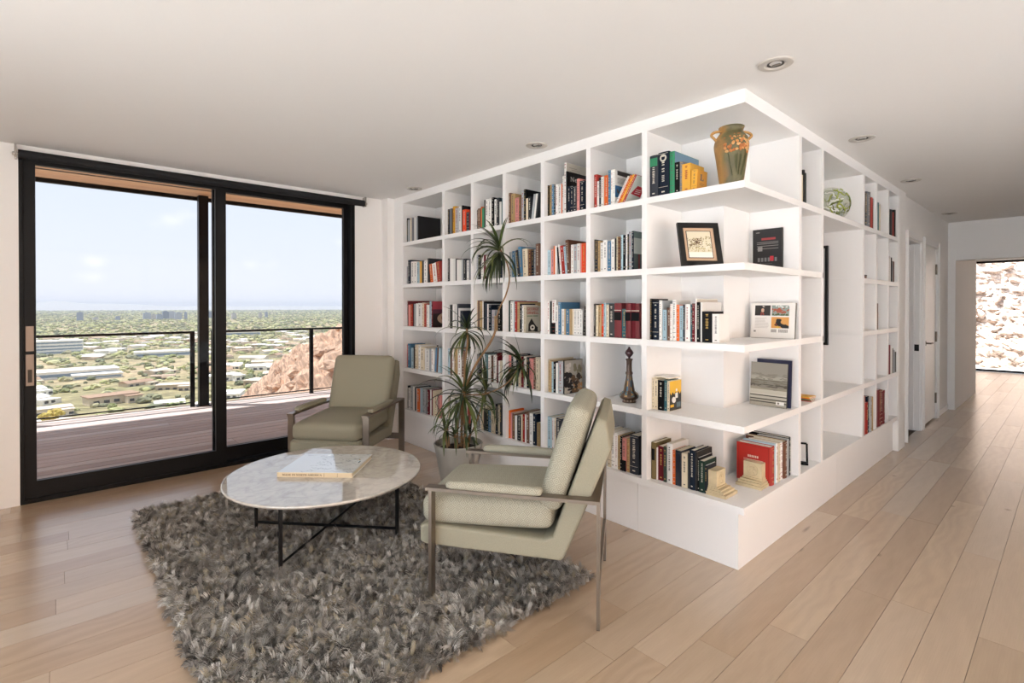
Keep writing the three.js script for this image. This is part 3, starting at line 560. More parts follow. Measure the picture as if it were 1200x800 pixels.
// ---------------------------------------------------------------- marble table with its book
const TC = [-1.375, -1.82], TY = 0.382, TR = 0.54;
{
  const marble = tex(1024, 1024, (u, v) => {
    const w = fbm(u * 5, v * 5, 1, 4), a = Math.abs(fbm(u * 3.2 + 0.9 * w, v * 3.2 - 0.7 * w, 4, 5)), b = Math.abs(fbm(u * 9 + w * 1.5, v * 9, 7, 4)), c = fbm(u * 22, v * 22, 9, 3);
    let s = 214 + 14 * c + 8 * fbm(u * 60, v * 60, 2, 2) - 14 * Math.pow(Math.max(0, 1 - a * 7), 2) - 22 * Math.pow(Math.max(0, 1 - b * 6), 2) * 0.7; return [s, s * 0.985 - 1, s * 0.955 - 2];
  }, true, [0.85, 0.85]);
  const mm = phys({ color: '#f4f0ea', map: marble, roughness: 0.04, ior: 2.33 });
  const t = thing('coffee_table', 'round white marble coffee table on thin black metal legs', 'table', [TC[0], 0, TC[1]], -0.02);
  const top = lathe([[0, 0], [TR - 0.016, 0], [TR - 0.006, 0.003], [TR, 0.011], [TR, 0.016], [TR - 0.003, 0.0195], [TR - 0.007, 0.02], [0, 0.02]], 96);
  { const p = top.attributes.position, uv = top.attributes.uv; for (let i = 0; i < p.count; i++) uv.setXY(i, p.getX(i), p.getZ(i)); }
  top.translate(0, TY - 0.02, 0); mesh('tabletop', top, mm, t);
  const legs = [[-0.345, 0.3], [0.275, 0.335], [0.315, -0.255], [-0.31, -0.285]].map(([x, z]) => V(x, 0, z));
  legs.forEach((l) => mesh('leg', bx(l.x - 0.008, l.x + 0.008, 0, TY - 0.03, l.z - 0.008, l.z + 0.008), M.blackMetal, t));
  for (const [a, b] of [[0, 2], [1, 3]]) { const g = bar(V(legs[a].x, 0.062 + a * 0.013, legs[a].z), V(legs[b].x, 0.062 + a * 0.013, legs[b].z), 0.012, 0.012); mesh('cross_stretcher', g, M.blackMetal, t); }
  mesh('top_frame', merge([[0, 1], [1, 2], [2, 3], [3, 0]].map(([a, b]) => bar(V(legs[a].x, TY - 0.028, legs[a].z), V(legs[b].x, TY - 0.028, legs[b].z), 0.014, 0.014))), M.blackMetal, t);
}
{
  // large book: corners read from the photograph on the table's plane
  const a = meet(325, 558.5, 'y', TY), b = meet(413, 559.5, 'y', TY), h = 0.026, ex = b.clone().sub(a).setY(0), w = ex.length(), turn = Math.atan2(-ex.z, ex.x);
  const d = meet(358, 530.6, 'y', TY + h).distanceTo(meet(325.6, 552, 'y', TY + h));
  const t = thing('coffee_table_book', 'large glossy pale book lying on the marble table', 'book', [a.x, TY, a.z], turn);
  const cover = drawn(512, 512, (g, W, H) => { g.fillStyle = '#dfe3e4'; g.fillRect(0, 0, W, H); g.strokeStyle = '#8b9398'; g.lineWidth = 2; for (let i = 0; i < 70; i++) { g.beginPath(); let x = W * (0.35 + 0.6 * rnd()), y = H * rnd(); g.moveTo(x, y); for (let k = 0; k < 5; k++) { x += rnd(-26, 26); y += rnd(-22, 22); g.lineTo(x, y); } g.stroke(); } g.fillStyle = '#b99a63'; g.fillRect(W * 0.9, H * 0.3, 10, 30); g.fillStyle = '#3f7f8e'; g.fillRect(W * 0.93, H * 0.38, 8, 60); g.fillStyle = '#5a5a55'; g.fillRect(W * 0.08, H * 0.1, W * 0.4, 3); });
  const spine = drawn(1024, 96, (g, W, H) => { g.fillStyle = '#d8c5a3'; g.fillRect(0, 0, W, H); g.fillStyle = '#4f2a1a'; g.font = 'bold 56px serif'; g.textBaseline = 'middle'; g.fillText('MADE IN NORTH AMERICA', 70, H / 2, 540); g.fillRect(640, 10, 4, H - 20); g.fillRect(820, 10, 3, H - 20); });
  const boards = merge([bx(0, w, 0, 0.003, -d, 0), bx(0, w, h - 0.003, h, -d, 0)]), pages = bx(0.004, w - 0.004, 0.003, h - 0.003, -d + 0.004, -0.004);
  mesh('boards', boards, std('#e4e0d6', 0.35), t); mesh('pages', pages, std('#e2d4b8', 0.9), t);
  mesh('cover_print', new THREE.BoxGeometry(w - 0.002, 0.0008, d - 0.002).translate(w / 2, h + 0.0004, -d / 2), phys({ map: cover, roughness: 0.12, clearcoat: 0.9, clearcoatRoughness: 0.04 }), t);
  mesh('spine', new THREE.BoxGeometry(w, h, 0.0035).translate(w / 2, h / 2, 0.00175), std('#ffffff', 0.5, 0, { map: spine }), t);
}

// ---------------------------------------------------------------- potted dracaena
{
  const PC = meet(537, 519, 'y', 0.35), PD = PC.clone().sub(EYE).dot(V(CY * CP, -SP, -SY * CP));
  const pot = thing('plant_pot', 'tall smooth grey planter behind the patterned armchair', 'planter', [PC.x, 0, PC.z]);
  mesh('vessel', lathe([[0, 0], [0.105, 0], [0.112, 0.006], [0.135, 0.14], [0.155, 0.25], [0.173, 0.34], [0.177, 0.352], [0.172, 0.358], [0.164, 0.354], [0.156, 0.33], [0.15, 0.3], [0, 0.3]], 56), std('#a39e94', 0.62, 0, { bumpMap: plasterBump, bumpScale: 0.0008 }), pot);
  const soilG = new THREE.CircleGeometry(0.153, 40, 0, 6.2832).rotateX(-Math.PI / 2); mesh('soil', lathe([[0, 0.012], [0.06, 0.016], [0.12, 0.008], [0.15, 0.004], [0.15, -0.004], [0, -0.004]], 40).translate(0, 0.305, 0), std('#3a2c21', 1), pot);
  const t = thing('dracaena_plant', 'leggy dragon tree with drooping strappy leaf tufts in the grey planter', 'plant', [PC.x, 0.31, PC.z]);
  const at = (u, v, dd = 0) => deep(u, v, PD + dd).sub(t.position);
  const bark = std('#a58a6c', 0.9, 0, { map: tex(64, 256, (u, v) => { const s = 0.85 + 0.25 * (Math.sin(v * 160 + 3 * fbm(u * 4, v * 8, 1, 2)) > 0.3 ? 1 : 0) + 0.12 * fbm(u * 9, v * 30, 3, 2); return [225 * s, 210 * s, 190 * s]; }) });
  const cane = (pts, r) => mesh('stem', new THREE.TubeGeometry(new THREE.CatmullRomCurve3(pts), 30, r, 9), bark, t);
  const base = (x, z) => V(x, -0.005, z);
  // leaf: a folded strap that rises, arches and hangs
  const leafG = [];
  for (const [rise, droop] of [[1.35, 0.25], [1.0, 1.1], [0.75, 1.9], [0.35, 2.1], [-0.1, 1.9], [-0.5, 1.3]]) {
    const n = 9, pos = [], idx = []; let x = 0, y = 0, a = rise;
    for (let i = 0; i <= n; i++) { const s = i / n, w = 0.033 * Math.sin(Math.PI * Math.min(1, 0.16 + 0.84 * Math.pow(s, 0.8))) + 0.002; pos.push(x, y, -w, x, y - w * 0.5, 0, x, y, w); if (i) { const k = i * 3; idx.push(k - 3, k - 2, k, k - 2, k + 1, k, k - 2, k - 1, k + 1, k - 1, k + 2, k + 1); } x += Math.cos(a) / n; y += Math.sin(a) / n; a -= droop / n * (0.5 + 1.1 * s); if (a < -1.5) a = -1.5; }
    const g = new THREE.BufferGeometry(); g.setAttribute('position', new THREE.Float32BufferAttribute(pos, 3)); g.setIndex(idx); g.computeVertexNormals(); leafG.push(g);
  }
  const leafM = ['#2f3d20', '#3d4c26', '#27331d', '#4c5a2c', '#5d6634'].map((c) => phys({ color: c, roughness: 0.42, side: THREE.DoubleSide, transmission: 0.12, thickness: 0 }));
  const tuft = (c, n, L, spread = 1, lean = [0, 0]) => {
    for (let i = 0; i < n; i++) {
      const f = i / n, k = Math.min(5, Math.floor(f * 6 * spread + rnd(-0.5, 0.5) + (spread > 1 ? 1 : 0))), m = mesh('leaf', leafG[Math.max(0, k)], pick(leafM), t), s = L * rnd(0.75, 1.15);
      m.position.copy(c).add(V(0, -0.05 * f * L / 0.3, 0)); let yaw = i * 2.399 + rnd(-0.3, 0.3);
      for (let tr = 0; tr < 14 && t.position.x + c.x + 0.93 * s * Math.cos(yaw) > -0.012; tr++) yaw += 0.47;   // leaves hang in front of the shelves
      m.rotation.set(lean[0] + rnd(-0.1, 0.1), yaw, lean[1] + rnd(-0.1, 0.1)); m.scale.set(s, s, s * rnd(0.8, 1.15) * 0.3 / L);
    }
  };
  const top = at(585, 290, 0.05), mid = at(547, 384, -0.05), low = at(544, 458, -0.03), side = at(611, 424, 0.02), small = at(570, 455, 0.1);
  cane([base(0.03, 0.0), at(541, 500), at(543, 462), at(556, 430, 0.02), at(579, 392, 0.04), at(582, 372, 0.05)], 0.0085);
  cane([at(581, 376, 0.05), at(585, 362, 0.05), at(593, 345, 0.06), at(597, 326, 0.06), at(594, 308, 0.05), top], 0.0055);
  cane([base(-0.02, 0.02), at(536, 505), at(543, 458, -0.02), at(545, 425, -0.03), at(548, 400, -0.04), mid], 0.0075);
  cane([base(0.02, -0.03), at(545, 512, 0.03), at(543, 485), low], 0.012);
  cane([at(546, 462), at(566, 462, 0.02), at(590, 452, 0.02), at(602, 440, 0.02), side], 0.005);
  cane([base(0.06, -0.02), at(556, 500, 0.06), at(566, 470, 0.08), small], 0.006);
  for (const [x, z] of [[-0.06, 0.05], [-0.08, -0.02], [0.0, 0.07], [0.05, 0.05], [-0.03, -0.07]]) { const h = rnd(0.1, 0.17), q = V(x * 1.25, h, z * 1.25); cane([base(x, z), V(x * 1.1, h * 0.5, z * 1.1), q], 0.0075); tuft(q, 9, 0.19, 0.9); }
  tuft(top, 46, 0.33, 1.15); tuft(mid, 28, 0.27, 1.1); tuft(low, 46, 0.37, 1.1); tuft(side, 40, 0.28, 1.25); tuft(small, 18, 0.26, 1);
}

// ---------------------------------------------------------------- books
const INK = { k: ['#0d0d10', 'black'], n: ['#131e2e', 'navy'], g: ['#7b7d80', 'grey'], w: ['#eeebe5', 'white'], c: ['#e0d2b6', 'cream'], b: ['#5482a3', 'blue'], t: ['#3d6b73', 'teal'], r: ['#a8342b', 'red'], m: ['#6f1d26', 'maroon'], o: ['#e06a2a', 'orange'], y: ['#e3a838', 'yellow'], G: ['#3a8a63', 'green'], p: ['#dd928a', 'pink'], s: ['#aeb2b4', 'silver grey'], h: ['#6d4a39', 'brown'], d: ['#2b2e33', 'charcoal'], l: ['#afcad5', 'pale blue'], T: ['#b6986b', 'tan'], e: ['#22382f', 'dark green'], O: ['#ee4a1a', 'bright orange-red'], v: ['#7a6a45', 'olive'] };
const inkMats = {}; for (const [k, [c]] of Object.entries(INK)) inkMats[k] = [[c, 0.5], [new THREE.Color(c).multiplyScalar(0.86), 0.62], [new THREE.Color(c).lerp(new THREE.Color('#d9d2c6'), 0.04), 0.55]].map(([color, roughness]) => phys({ color, roughness, specularIntensity: 0.4 }));
const paper = [std('#e9e1cf', 0.95), std('#ddd0b6', 0.95), std('#f0ebe0', 0.95)], inkLight = std('#cdc6b6', 0.55), inkGold = std('#c7a55c', 0.4, 0.4), inkDark = std('#55504d', 0.6), inkRed = std('#9b2d26', 0.6);
// printed spine titles: three layouts of small strokes, shared by all books (unit size, on the spine's face)
const titles = [0, 1, 2, 3].map((k) => {
  const l = []; let y = 0.9;
  while (y > (k === 1 ? 0.45 : 0.3)) { const h = rnd(0.012, 0.03); l.push(new THREE.BoxGeometry(k === 2 ? 0.24 : rnd(0.2, 0.32), h, 1).translate(0, y, 0)); y -= h + rnd(0.008, 0.03); if (rnd() < 0.12) y -= 0.06; }
  l.push(new THREE.BoxGeometry(0.3, 0.03, 1).translate(0, 0.09, 0)); if (k > 1) l.push(new THREE.BoxGeometry(0.9, 0.008, 1).translate(0, 0.96, 0), new THREE.BoxGeometry(0.9, 0.008, 1).translate(0, 0.2, 0));
  return mergeGeometries(l);
});
const ORD = ['first', 'second', 'third', 'fourth', 'fifth', 'sixth', 'seventh', 'eighth', 'ninth', 'tenth', 'eleventh', 'twelfth', 'thirteenth', 'fourteenth', 'fifteenth', 'sixteenth', 'seventeenth', 'eighteenth', 'nineteenth', 'twentieth'];
const SHELF = ['bottom shelf', 'second shelf up', 'third shelf up', 'fourth shelf up', 'top shelf'], BAY = ['bay nearest the window', 'second bay from window', 'third bay from window', 'fourth bay from window', 'fifth bay from window', 'sixth bay from window', 'window-facing corner bay'];
const BAYB = ['hallway-side corner bay', 'hallway bay beside the corner', 'wide hallway bay', 'hallway bay after the wide one', 'second-last hallway bay', 'last hallway bay'];
// w, h, d: the book's size; its spine faces local +z and its base centre is the origin
function bookParts(t, w, h, d, ink, o = {}) {
  const c = Math.min(0.0028, w * 0.16), soft_ = h < 0.2, in_ = soft_ ? 0.0008 : 0.003, m = pick(inkMats[ink]);
  const sp = 0.0018, geo = [bx(-w / 2, -w / 2 + c, 0, h, -d, -sp), bx(w / 2 - c, w / 2, 0, h, -d, -sp)], n = 5, pos = [], idx = [];
  for (let i = 0; i <= n; i++) { const a = -1 + 2 * i / n, z = -sp + (soft_ ? 0 : 0.0016 + Math.min(0.004, w * 0.08)) * (1 - a * a) + sp * 0.3; pos.push(a * w / 2, 0, z, a * w / 2, h, z); if (i) { const k = i * 2; idx.push(k - 2, k, k - 1, k, k + 1, k - 1); } }
  const nv = pos.length / 3; pos.push(-w / 2, 0, -sp - 0.002, -w / 2, h, -sp - 0.002, w / 2, 0, -sp - 0.002, w / 2, h, -sp - 0.002); for (let i = 1; i <= n; i++) { const k = i * 2; idx.push(k - 1, k + 1, nv + 1, k, k - 2, nv); }
  const sg = new THREE.BufferGeometry(); sg.setAttribute('position', new THREE.Float32BufferAttribute(pos, 3)); sg.setIndex(idx); const sf = sg.toNonIndexed(); sf.computeVertexNormals(); boxUV(sf);
  mesh('cover', merge([...geo, sf]), m, t);
  mesh('pages', bx(-w / 2 + c, w / 2 - c, in_, h - in_, -d + in_, -sp), pick(paper), t);
  if (w > 0.011 && !o.plain) { const dark = 'wclypTsG'.includes(ink), k = mesh('title', titles[Math.floor(rnd(0, 4)) % 4], dark ? pick([inkDark, inkDark, inkRed]) : pick([inkLight, inkLight, inkGold]), t); k.userData.kind = 'stuff'; k.scale.set(w * 0.95, h, 0.0006); k.position.z = soft_ ? -0.0008 : 0.0016 - 0.0006 + Math.min(0.004, w * 0.08) * 0.8; }
  return t;
}
const shelved = [];
function shelfRow(side, row, col, set, start, list, o = {}) {
  const y = S[row], A = side === 'A', axis = A ? 'x' : 'z', plane = A ? set : -set, room = (A ? DA : DB) - set - 0.012;
  const lo = A ? AZ[col] + 0.019 : (col ? BX[col - 1] + 0.022 : DA + 0.01), hi = A ? (col < 6 ? AZ[col + 1] - 0.019 : -0.01) : BX[col] - 0.022;
  const along = (u, v) => { const q = meet(u, v, axis, plane); return A ? q.z : q.x; };
  let p = Math.max(lo, along(start, list[0][1])), count = 0, last = null, was = 0;
  const place = A ? BAY[col] : BAYB[col], grp = 'books, ' + place + ', ' + SHELF[row];
  for (const [u, v, ink, lean = 0, extra = {}] of list) {
    let q = Math.min(hi, along(u, v)); const tilt = Math.sin(Math.abs(lean) * Math.PI / 180) * (meet(u, v, axis, plane).y - y);
    if (lean < 0 && !(was < 0)) p += Math.min(tilt, 0.75 * (q - p)); was = lean;            // the first of a leaning lot stands away from its neighbour's foot
    const w = q - p - 0.0008; if (w < 0.004) { continue; }
    const h = Math.min(meet(u, v, axis, plane).y - y, (row < 4 ? S[row + 1] - TH : TOP) - y - 0.012), d = extra.d ?? Math.min(room, Math.max(0.1, h * rnd(0.66, 0.8)));
    const back = extra.back ?? rnd(0, 0.008), word = INK[ink][1], size = h > 0.29 ? 'tall' : w > 0.042 ? 'thick' : w < 0.017 ? 'slim' : h < 0.19 ? 'small' : 'upright';
    const label = extra.label ?? `${lean ? 'leaning' : size} ${word} book, ${ORD[count]} from ${A ? 'window' : 'corner'} end, ${SHELF[row]}, ${place}`;
    const th = lean * Math.PI / 180, mid = (p + q) / 2, p0 = p, solo = !!(extra.dress || extra.label), px = solo ? 1e9 : (u - (last ?? start)) * h / EYE.distanceTo(meet(u, v, axis, plane));
    shelved.push({ px, seed, make: (t) => {
      const ww = lean ? w * Math.cos(th) : w, bp = plane + (A ? back : -back), up = Math.abs(Math.sin(th)) * ww / 2 + 0.0006;
      t.rotation.order = 'YXZ'; t.rotation.set(0, A ? -Math.PI / 2 : 0, -th);
      if (A) t.position.set(bp, y + up, mid); else t.position.set(mid, y + up, bp);
      bookParts(t, ww, lean ? h * 0.995 : h, Math.min(d, room - back), ink, extra);
      if (extra.dress) extra.dress(t, ww, h, Math.min(d, room - back));
    }, label, grp });
    last = u; void p0;
    p = q; count++;
  }
  return p;
}
// covers that the photograph shows from the side: flat prints on the boards
const print = (W, H, fn) => std('#ffffff', 0.4, 0, { map: drawn(W, H, fn) });
const side = (mat, sx = 1) => (t, w, h, d) => mesh('cover_print', new THREE.BoxGeometry(d - 0.006, h - 0.004, 0.0006).rotateY(sx * Math.PI / 2).translate(sx * (w / 2 + 0.0003), h / 2, -d / 2), mat, t);
const farm = print(256, 360, (g, W, H) => { g.fillStyle = '#bdb7a4'; g.fillRect(0, 0, W, H); g.fillStyle = '#a02a24'; g.font = 'bold 56px sans-serif'; g.fillText('GEORGE', 14, 60, W - 30); g.fillText('ORWELL', 14, 112, W - 30); g.fillStyle = '#3f6b4e'; for (let i = 0; i < 12; i++) g.fillRect(22 + i * 16 + (i > 5 ? 10 : 0), 130, 11, 15); g.fillStyle = '#1d1712'; g.beginPath(); g.moveTo(40, 350); g.lineTo(44, 250); g.lineTo(100, 170); g.lineTo(150, 240); g.lineTo(200, 290); g.lineTo(210, 350); g.fill(); g.fillStyle = '#e9e4d6'; g.beginPath(); g.ellipse(118, 300, 44, 40, 0, 0, 7); g.fill(); g.fillStyle = '#17120e'; g.beginPath(); g.ellipse(118, 296, 20, 14, 0, 0, 7); g.fill(); g.fillRect(165, 290, 50, 66); });
const nebr = print(300, 420, (g, W, H) => { g.fillStyle = '#0f0b0d'; g.fillRect(0, 0, W, H); g.fillStyle = '#e8e4dc'; g.font = '62px serif'; g.fillText('Nebra', 28, 90); });
const pale = print(256, 256, (g, W, H) => { g.fillStyle = '#cfc7b8'; g.fillRect(0, 0, W, H); g.fillStyle = '#a59c8c'; for (let i = 0; i < 14; i++) g.fillRect(20 + rnd(0, 60), 20 + i * 9, rnd(40, 140), 3); });
const travel = print(256, 360, (g, W, H) => { g.fillStyle = '#e9e6e1'; g.fillRect(0, 0, W, H); g.fillStyle = '#2c2523'; g.fillRect(30, 4, W, 46); g.fillStyle = '#8a8480'; for (let i = 0; i < 6; i++) g.fillRect(30, 74 + i * 11, rnd(80, 190), 5); g.fillStyle = '#3b6f9e'; g.fillRect(0, 160, W, 120); g.fillStyle = '#5a3d2a'; for (let i = 0; i < 60; i++) { g.beginPath(); g.ellipse(rnd(30, 230), rnd(200, 350), rnd(6, 22), rnd(4, 12), rnd(0, 3), 0, 7); g.fill(); } });
const redPanel = print(256, 360, (g, W, H) => { g.fillStyle = '#dfe2d8'; g.fillRect(0, 0, W, H); g.fillStyle = '#c3202a'; g.beginPath(); g.moveTo(40, 230); g.lineTo(110, 120); g.lineTo(W, 130); g.lineTo(W, 250); g.fill(); g.fillStyle = '#f3efe8'; for (let i = 0; i < 3; i++) g.fillRect(110, 165 + i * 22, 110, 8); });
const figures = print(256, 360, (g, W, H) => { g.fillStyle = '#b9b0a2'; g.fillRect(0, 0, W, H); const bl = (n, c, x0, x1, y0, y1) => { g.fillStyle = c; for (let i = 0; i < n; i++) { g.beginPath(); g.ellipse(rnd(x0, x1), rnd(y0, y1), rnd(10, 34), rnd(10, 30), rnd(0, 3), 0, 7); g.fill(); } }; bl(24, '#1b1518', 0, 110, 130, 360); bl(6, '#d8cfc6', 40, 80, 50, 110); bl(16, '#6d4e33', 120, 256, 170, 360); bl(10, '#8f8468', 140, 230, 40, 150); bl(8, '#c08d5a', 150, 250, 240, 350); bl(7, '#3a2a1f', 110, 240, 150, 330); });
const comic = print(256, 400, (g, W, H) => { g.fillStyle = '#e8b533'; g.fillRect(0, 0, W, H); g.fillStyle = '#1f1b1a'; g.beginPath(); g.moveTo(0, 180); for (let i = 0; i <= 8; i++) g.lineTo(i * 32, 150 + (i % 2) * 40); g.lineTo(W, H); g.lineTo(0, H); g.fill(); g.fillStyle = '#ece8e2'; g.beginPath(); g.ellipse(90, 260, 46, 40, 0.5, 0, 7); g.fill(); g.fillRect(120, 170, 60, 70); g.beginPath(); g.ellipse(150, 130, 18, 20, 0, 0, 7); g.fill(); g.fillStyle = '#5c7078'; g.fillRect(150, 300, 90, 70); g.fillStyle = '#e8b533'; g.fillRect(10, 320, 80, 36); });
const blueCover = print(256, 360, (g, W, H) => { g.fillStyle = '#6d90a8'; g.fillRect(0, 0, W, H); g.fillStyle = '#e6cf9a'; g.fillRect(50, 70, 130, 150); g.fillStyle = '#7a8f96'; g.fillRect(66, 86, 98, 118); });
const letterL = print(200, 280, (g, W, H) => { g.fillStyle = '#e7a22c'; g.fillRect(0, 0, W, H); g.fillStyle = '#1e4a6b'; g.font = 'bold 120px serif'; g.fillText('L', 55, 140); g.fillStyle = '#b77a1e'; g.fillRect(50, 180, 100, 8); g.fillRect(50, 200, 80, 8); });
const greyCover = print(256, 360, (g, W, H) => { g.fillStyle = '#6f7f7b'; g.fillRect(0, 0, W, 60); g.fillStyle = '#c8cdc6'; g.fillRect(0, 60, W, 150); g.fillStyle = '#55605e'; g.fillRect(0, 210, W, 150); g.fillStyle = '#8b3b3b'; g.fillRect(60, 210, 20, 150); g.fillRect(150, 210, 16, 150); });
const portrait = print(256, 360, (g, W, H) => { g.fillStyle = '#b04650'; g.fillRect(0, 0, W, 110); g.fillStyle = '#5a3040'; g.fillRect(0, 110, W, 60); g.fillStyle = '#2b2322'; g.fillRect(0, 170, W, 190); g.fillStyle = '#b89a80'; g.beginPath(); g.ellipse(140, 240, 90, 80, 0, 0, 7); g.fill(); g.fillStyle = '#8d6a52'; g.beginPath(); g.ellipse(120, 230, 30, 30, 0, 0, 7); g.fill(); });
// leather set: two black bands, pale rule
const band = (t, w, h) => { mesh('label_band', bx(-w * 0.47, w * 0.47, h * 0.5, h * 0.74, 0.0012, 0.0046), inkMats.k[0], t); mesh('rule', bx(-w * 0.48, w * 0.48, h * 0.78, h * 0.8, 0.0012, 0.0044), inkLight, t); };
const halfBlack = (t, w, h) => mesh('label_band', bx(-w * 0.49, w * 0.49, 0, h * 0.33, 0.0004, 0.0034), inkMats.k[0], t);
const greenLabel = (t, w, h) => mesh('label_band', bx(-w * 0.42, w * 0.42, h * 0.74, h * 0.93, 0.001, 0.0054), inkMats.G[0], t);
const blackLabel = (t, w, h) => mesh('label_band', bx(-w * 0.3, w * 0.3, h * 0.52, h * 0.83, 0.001, 0.0056), inkMats.k[0], t);
const oneRing = (t, w, h) => mesh('emblem', new THREE.TorusGeometry(w * 0.24, w * 0.07, 8, 20).translate(0, h * 0.86, 0.004), inkLight, t);
// ---- face towards the sitting area: [right edge px, top px, colour, lean]
shelfRow('A', 4, 0, 0.03, 473.2, [[477.6, 255.7, 'k'], [480, 257, 's'], [482.2, 255, 'c'], [484.6, 254.8, 'g'], [486.8, 254, 'w'], [488.8, 254, 's'], [490.2, 252.8, 'k', 0, { d: 0.25, plain: 1 }]]);
shelfRow('A', 4, 1, 0.03, 523.4, [[526.4, 245, 'n'], [528.5, 244, 'g'], [530, 244, 'k'], [532.9, 241.5, 'y'], [537.1, 243, 's'], [540.2, 241.5, 'w'], [541.7, 240.5, 'k', 0, { d: 0.26 }], [545.8, 245, 'O'], [549.3, 248, 'n'], [550.3, 246, 'r']]);
shelfRow('A', 4, 2, 0.03, 556, [[559.5, 246, 'd'], [562.5, 244, 'h'], [564, 242, 'o'], [566.6, 243.5, 'G'], [568.1, 234, 'k'], [571.7, 233, 'w'], [575.3, 232.5, 'w'], [578.3, 231, 'k'], [581.4, 233, 'w'], [584.9, 231.5, 'd'], [587, 236, 'w'], [588.3, 232, 't']]);
shelfRow('A', 4, 3, 0.03, 595.5, [[598.5, 226, 'h'], [603, 226.5, 'T'], [607.5, 231, 'p'], [610.5, 228, 'h'], [613.5, 222.5, 's'], [616, 221.5, 'k', 0, { d: 0.27 }], [618.7, 232, 'c'], [622, 230, 'd'], [624.3, 227.5, 's', 9], [626.4, 227, 'w', 9], [628.4, 226, 'd', 9]]);
shelfRow('A', 4, 4, 0.03, 640, [[643, 217, 'k'], [646, 216.2, 'T'], [648.5, 216, 'b'], [650.5, 216, 'k'], [653.5, 215.5, 'w'], [657, 215, 'w'], [658.5, 215, 'o'], [660.5, 206, 'w'], [663, 190, 'w', 0, { d: 0.3, dress: side(pale) }], [664.4, 200.5, 'k', 0, { d: 0.3, dress: side(nebr) }], [667.5, 218, 'n'], [671, 217, 'n'], [675.5, 217.5, 'n'], [679, 209, 'p'], [685, 211, 'n']]);
shelfRow('A', 4, 5, 0.03, 692.5, [[695.9, 204.5, 'c'], [699.3, 204, 'r'], [701.9, 212, 'w'], [704.1, 208, 'n'], [707.1, 206.5, 'w'], [712, 204.5, 'o'], [715, 199, 'b'], [718, 198.5, 'w'], [720, 198, 'w', 0, { d: 0.2, dress: side(travel) }], [722.6, 205, 'w', 31], [725.4, 204, 'o', 31], [728.2, 203, 'y', 31], [731, 203, 'r', 31, { dress: side(redPanel) }]]);
shelfRow('A', 4, 6, 0.025, 759.4, [[771.1, 181, 'n', 0, { dress: greenLabel }], [783.9, 176.5, 'n', 0, { dress: oneRing }], [789.8, 176.5, 'G', 0, { d: 0.27, dress: side(blueCover) }], [795.6, 189, 'k'], [799.1, 188.5, 'g'], [809, 190.5, 'y', 0, { d: 0.15 }], [816, 198, 'y', 3, { d: 0.11, label: 'small leaning yellow book with a dark letter L on its cover, top shelf', dress: side(letterL) }]]);
shelfRow('A', 3, 0, 0.03, 473, [[475, 309, 'n'], [477.6, 312, 's'], [480.7, 304.5, 'n'], [485.2, 306, 'w'], [488.3, 306, 'w'], [491.4, 307, 'l'], [493.9, 306, 'y'], [496, 305, 'n'], [500.5, 305, 'w'], [502.5, 302.5, 'd'], [507, 309, 'o', -8], [512, 308, 'w', -9], [516.5, 306, 'r', -9]]);
shelfRow('A', 3, 1, 0.03, 521.5, [[524, 302, 'w'], [526.4, 302.5, 'd'], [529, 302.5, 'w'], [531, 303, 'w'], [533.6, 302.5, 'w'], [535, 303, 'd'], [537.6, 304, 'w'], [540.2, 304, 'w'], [542.7, 304, 's'], [545.8, 303, 'd'], [548.8, 304.5, 'w'], [550.4, 304, 'g']]);
shelfRow('A', 3, 2, 0.03, 554, [[557, 299, 's'], [560, 298.5, 's'], [563, 298.5, 'k'], [566.5, 298, 'w'], [568.5, 298.5, 'm'], [573, 299, 'w'], [577, 300, 'w'], [580, 300, 's'], [584, 300, 'w'], [587.5, 305, 'n']]);
shelfRow('A', 3, 3, 0.03, 593, [[596, 296, 'd'], [599.5, 295, 's'], [602, 294, 'b'], [606.5, 294, 's', -8], [609.5, 292.5, 'n', -8], [612.8, 288.5, 'b', -7, { d: 0.27 }], [618.6, 291, 'c', -3], [622, 292, 'h'], [624.7, 292, 'n'], [627, 292, 'g'], [632, 285, 'h']]);
shelfRow('A', 3, 4, 0.03, 637.7, [[639.6, 290, 'o'], [644.9, 293, 'l'], [648, 291.5, 'p'], [650, 288, 'o'], [652, 288, 'w'], [655.5, 289, 'd', -6], [658, 286, 'w', -6], [662, 287, 'r', -6], [664.6, 288, 'l', -6], [668.6, 280.5, 'h', -5, { d: 0.28 }], [671.7, 286.5, 'w'], [675.5, 286, 's'], [679, 285, 'w'], [680.8, 285, 'p'], [685.5, 284.5, 'O']]);
shelfRow('A', 3, 5, 0.03, 692.5, [[697, 280.5, 'd'], [700.2, 281, 'd'], [703, 282, 'T'], [706.3, 284, 'w'], [711.1, 281, 'w'], [715.6, 282, 'b'], [719.7, 280, 'w'], [721.3, 279, 'k'], [723.7, 277, 'c'], [727, 277, 'h'], [729.4, 275, 'l'], [732.3, 275, 'k'], [734.7, 274, 'w'], [736.7, 274, 'k'], [740, 271, 's'], [742.4, 270.5, 'n', 0, { d: 0.2, dress: side(greyCover) }]]);
shelfRow('A', 2, 0, 0.03, 472.8, [[475, 359, 'w'], [476.5, 359, 'k'], [478, 352.5, 'm', 0, { d: 0.3 }], [480.2, 357, 'p'], [483.3, 356, 'r'], [484.7, 356, 'k'], [487.3, 356, 's'], [489.3, 355.5, 'w'], [493.9, 355, 'w'], [496.5, 354.5, 'c'], [499.5, 355.5, 'r'], [502.5, 357, 'w'], [505.1, 353, 'l'], [506.6, 353, 'm', 0, { d: 0.26, dress: side(portrait) }]]);
